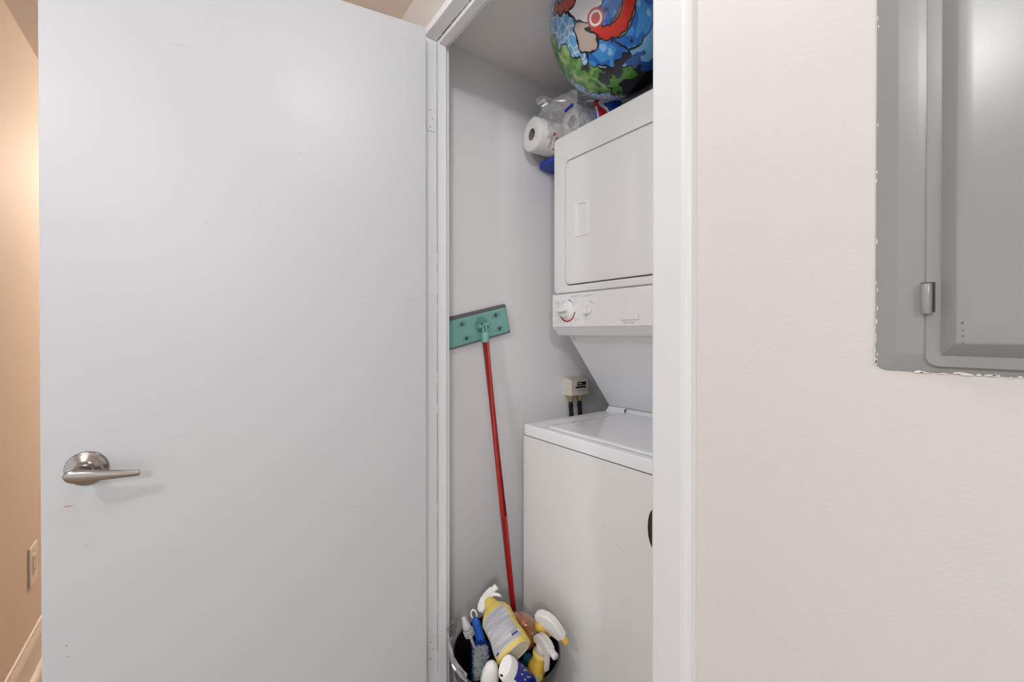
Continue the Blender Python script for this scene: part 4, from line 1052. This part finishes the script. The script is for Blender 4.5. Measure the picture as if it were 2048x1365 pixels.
for (i, j) in ((2, 4), (3, 6), (4, 5), (5, 8), (2, 9), (4, 10), (6, 7)):
    p0, p1, p2, p3 = (Vector(rows[i][j]), Vector(rows[i + 1][j]), Vector(rows[i + 1][j + 1]), Vector(rows[i][j + 1]))
    n_ = (p1 - p0).cross(p3 - p0).normalized(); n_ = n_ if n_.dot(p0 - (b4c + (b4e - b4c) * 0.6)) > 0 else -n_
    q = MB(); q.add([p0 + n_ * 0.0005, p0.lerp(p1, 0.8) + n_ * 0.0005, p0.lerp(p2, 0.75) + n_ * 0.0005, p0.lerp(p3, 0.5) + n_ * 0.0005], [(0, 1, 2, 3)]); part('white_print', q, 'white_print', LB4)
# 5 white rounded bottle
b5a, b5b = Vector((0.5905, 0.8820, 0.3860)), Vector((0.6070, 0.9300, 0.2500))
w5 = MB(); f5 = frame(b5b, b5a, R3)
L5 = (b5a - b5b).length
w5.loft(body_rings([(0, 0.022, 0.020, 2.2), (L5 * 0.5, 0.0235, 0.021, 2.2), (L5 * 0.72, 0.0215, 0.019, 2.2), (L5 * 0.88, 0.0165, 0.015, 2.1), (L5 * 0.96, 0.0105, 0.0095, 2.0), (L5, 0.003, 0.003, 2.0)]), True, True, True, f5)
tag(part('squeeze_bottle', w5, 'spray_white'), 'white rounded squeeze bottle standing left of the slanted cap bottle', 'bottle')
# 6 blue scrub brush
BT, BM_, BE = Vector((0.6239, 1.0260, 0.4206)), Vector((0.6354, 1.0046, 0.3474)), Vector((0.6060, 0.9560, 0.2950))
BR_ = top('scrub_brush', 'blue scrub brush with white bristles and hanging loop in the bin', 'brush', BE)
f6 = frame(BM_, BT, R3)
L6 = (BT - BM_).length
hb = MB(); hb.loft(body_rings([(-0.03, 0.011, 0.008, 2.4), (0.0, 0.0125, 0.009, 2.4), (0.03, 0.0125, 0.009, 2.4), (L6 - 0.022, 0.0105, 0.0075, 2.2), (L6 - 0.014, 0.008, 0.006, 2.0)], 28), True, True, True, f6)
HB = part('handle_grip', hb, 'blue', BR_)
for k in range(9):
    rb = MB(); z = 0.002 + k * 0.0055; rb.lathe([(0.0, 0.0)], 3) if False else None
    rb.loft([[(x, y, z + dz) for x, y in superell(0.0131 - k * 0.0001 + o_, 0.0096 + o_, 2.4, 24)] for dz, o_ in ((0, -0.0008), (0.001, 0.0002), (0.002, -0.0008))], False, False, True, f6); part('grip_rib', rb, 'blue', HB)
lo = MB(); pts = []
for k in range(21):
    a = -0.22 * PI + 1.44 * PI * k / 20
    pts.append(f6 @ Vector((0.0078 * math.cos(a), 0.0, L6 - 0.005 + 0.0120 * math.sin(a))))
lo.tube(pts, 0.0027, 10); part('hanging_loop', lo, 'spray_white', BR_)
f6b = frame(BM_ + (BE - BM_) * 0.0 + Vector((0.0, 0, -0.012)), BE, R3)
L6b = (BE - BM_).length
hd = MB(); hd.loft(body_rings([(0.0, 0.014, 0.007, 2.6), (0.012, 0.022, 0.008, 2.8), (L6b, 0.024, 0.008, 2.8)], 28), True, True, True, f6b); part('brush_head', hd, 'blue', BR_)
toCam = -1 if (f6b.to_3x3() @ Vector((0, 1, 0))).dot(F3) > 0 else 1
for nm, mm_, cnt, zz0, edge in (('bristles', 'bristle', 900, 0, False), ('bristles', 'blue', 260, 0, True)):
    br = MB()
    for k in range(cnt):
        if edge:
            x = rnd.choice((-1, 1)) * rnd.uniform(0.018, 0.024) if rnd.random() < 0.6 else rnd.uniform(-0.023, 0.023); z = rnd.uniform(0.004, L6b) if abs(x) > 0.0175 else rnd.uniform(-0.002, 0.008)
        else:
            x, z = rnd.uniform(-0.0195, 0.0195), rnd.uniform(0.008, L6b + 0.004)
        y0, y1 = 0.006, rnd.uniform(0.024, 0.030)
        dx, dz = rnd.uniform(-0.004, 0.004), rnd.uniform(-0.004, 0.004); w_ = 0.0007
        v = [(x - w_, toCam * y0, z), (x + w_, toCam * y0, z), (x, toCam * y0, z + w_ * 1.6), (x + dx - w_ * .6, toCam * y1, z + dz), (x + dx + w_ * .6, toCam * y1, z + dz), (x + dx, toCam * y1, z + dz + w_)]
        br.add(v, [(0, 1, 4, 3), (1, 2, 5, 4), (2, 0, 3, 5), (3, 4, 5)], False, f6b)
    part(nm, br, mm_, BR_, kind='stuff')
# 7 clear pump dispenser
PT_, PB_ = Vector((0.5860, 1.0180, 0.4280)), Vector((0.6160, 0.9950, 0.3250))
PM = top('pump_dispenser', 'clear plastic pump dispenser with threaded neck at the left rim of the bin', 'dispenser', PB_)
f7 = frame(PB_, PT_, R3); L7 = (PT_ - PB_).length
M['frost'] = film('frosted_plastic', (0.92, 0.92, 0.92), 0.12, 0.2, 0.38)
cpz = L7 - 0.048
p7 = MB(); p7.lathe([(0.0110, cpz + 0.014), (0.0120, cpz + 0.016), (0.0112, cpz + 0.024), (0.0085, cpz + 0.034), (0.0065, cpz + 0.042), (0.0045, cpz + 0.048), (0.0020, cpz + 0.049)], 28, f7); part('nozzle_cap', p7, 'frost', PM)
for k in range(4):
    th7 = MB(); z = cpz - 0.006 + k * 0.0046; th7.lathe([(0.0115, z), (0.0142, z + 0.0008), (0.0142, z + 0.0022), (0.0115, z + 0.003)], 28, f7, False, False); part('thread_ring', th7, 'frost', PM)
t7 = MB(); t7.lathe([(0.0048, -0.03), (0.0048, cpz + 0.004), (0.0060, cpz + 0.006)], 20, f7); part('tube', t7, 'frost', PM)
# 8 green capped bottle
g8 = top('green_bottle', 'dark bottle with a rounded green cap low in the bin', 'bottle', (0.600, 0.972, 0.18))
gm = axes((0.598, 0.9700, 0.3040), (1, 0, 0), (0, 1, 0), (0, 0, 1))
gc = MB(); gc.lathe([(0.0118, -0.014), (0.0124, -0.008), (0.0124, 0.000), (0.0105, 0.0065), (0.0065, 0.0100), (0.0015, 0.0112)], 28, gm); part('cap', gc, 'green', g8)
gb_ = MB(); gb_.lathe([(0.018, -0.12), (0.020, -0.118), (0.020, -0.040), (0.014, -0.022), (0.0105, -0.013)], 28, gm); part('bottle_body', gb_, 'navy_dark', g8)
# 9 yellow translucent tub
tubm = frame((0.7260, 0.8880, 0.215), (0.7140, 0.8640, 0.300), R3)
t9 = MB(); rings = []
for z_, r in ((0, 0.019), (0.003, 0.021), (0.05, 0.023), (0.082, 0.024), (0.088, 0.022), (0.089, 0.012)):
    rings.append([((r * (1.0 if q % 2 else 0.93)) * math.cos(2 * PI * q / 28), (r * (1.0 if q % 2 else 0.93)) * math.sin(2 * PI * q / 28), z_) for q in range(28)])
t9.loft(rings, True, True, False, tubm)
tag(part('yellow_tub', t9, 'yellow_film'), 'small ribbed translucent yellow tub beside the blue label', 'tub')
# 10 dark blue and teal bottle deep in the bin
f10 = frame((0.735, 0.965, 0.10), (0.742, 0.925, 0.305), R3)
d10 = top('dark_bottle', 'dark blue bottle with a teal shoulder deep in the bin', 'bottle', (0.735, 0.965, 0.10))
q10 = MB(); q10.loft(body_rings([(0, 0.026, 0.022, 2.6), (0.004, 0.030, 0.025, 2.8), (0.14, 0.030, 0.025, 2.8)]), True, True, True, f10); part('bottle_body', q10, 'navy_dark', d10)
q11 = MB(); q11.loft(body_rings([(0.1405, 0.030, 0.025, 2.8), (0.17, 0.026, 0.022, 2.6), (0.195, 0.014, 0.014, 2.1), (0.207, 0.013, 0.013, 2.0)]), True, True, True, f10); part('teal_shoulder', q11, 'tealblue', d10)
# 11 clear plastic bag hanging behind the left rim
bg11 = MB(); rows = []
for i in range(15):
    t = i / 14; row = []
    for j in range(15):
        s_ = j / 14
        a = math.radians(118 + 78 * s_)
        rr = BNR * (1.03 + 0.05 * t) + rnd.uniform(-0.004, 0.004)
        z = BNZ - 0.004 + t * (0.068 - 0.06 * abs(s_ - 0.45)) + rnd.uniform(-0.003, 0.003)
        row.append((BNX + rr * math.cos(a), min(BNY + rr * math.sin(a), YL - 0.01), z))
    rows.append(row)
bg11.loft(rows, False, False, False, closed=False)
tag(part('clear_bag', bg11, 'film'), 'crinkled clear plastic bag edge sticking up behind the left bin rim', 'bag')

# ------------------------------------------------------------------ ceiling lamps and the added fill lamp
for (x, y, z), m_, lab in ((LAMP_A, 'lamp', 'round ceiling lamp in the hall in front of the closet'), (LAMP_B, 'lamp', 'round ceiling lamp in the room opposite the closet'), (FILL_D, 'lamp', 'added round fill lamp, unseen behind the viewer, brightening the closet'), (LAMP_C, 'lamp_warm', 'warm round ceiling lamp further down the hall')):
    L_ = top('ceiling_lamp', lab, 'lamp', (x, y, ZH))
    lm = axes((x, y, ZH), (1, 0, 0), (0, -1, 0), (0, 0, -1))
    cn = MB(); cn.lathe([(0.10, 0.0), (0.10, 0.012), (0.095, 0.015)], 40, lm); part('canopy', cn, 'white_plastic', L_)
    dmz = ZH - z - 0.062
    dg_ = MB(); dg_.lathe([(0.090, 0.015), (0.088, 0.022), (0.070, 0.030), (0.040, 0.036), (0.008, 0.038)], 40, lm); part('glass_shade', dg_, m_, L_)
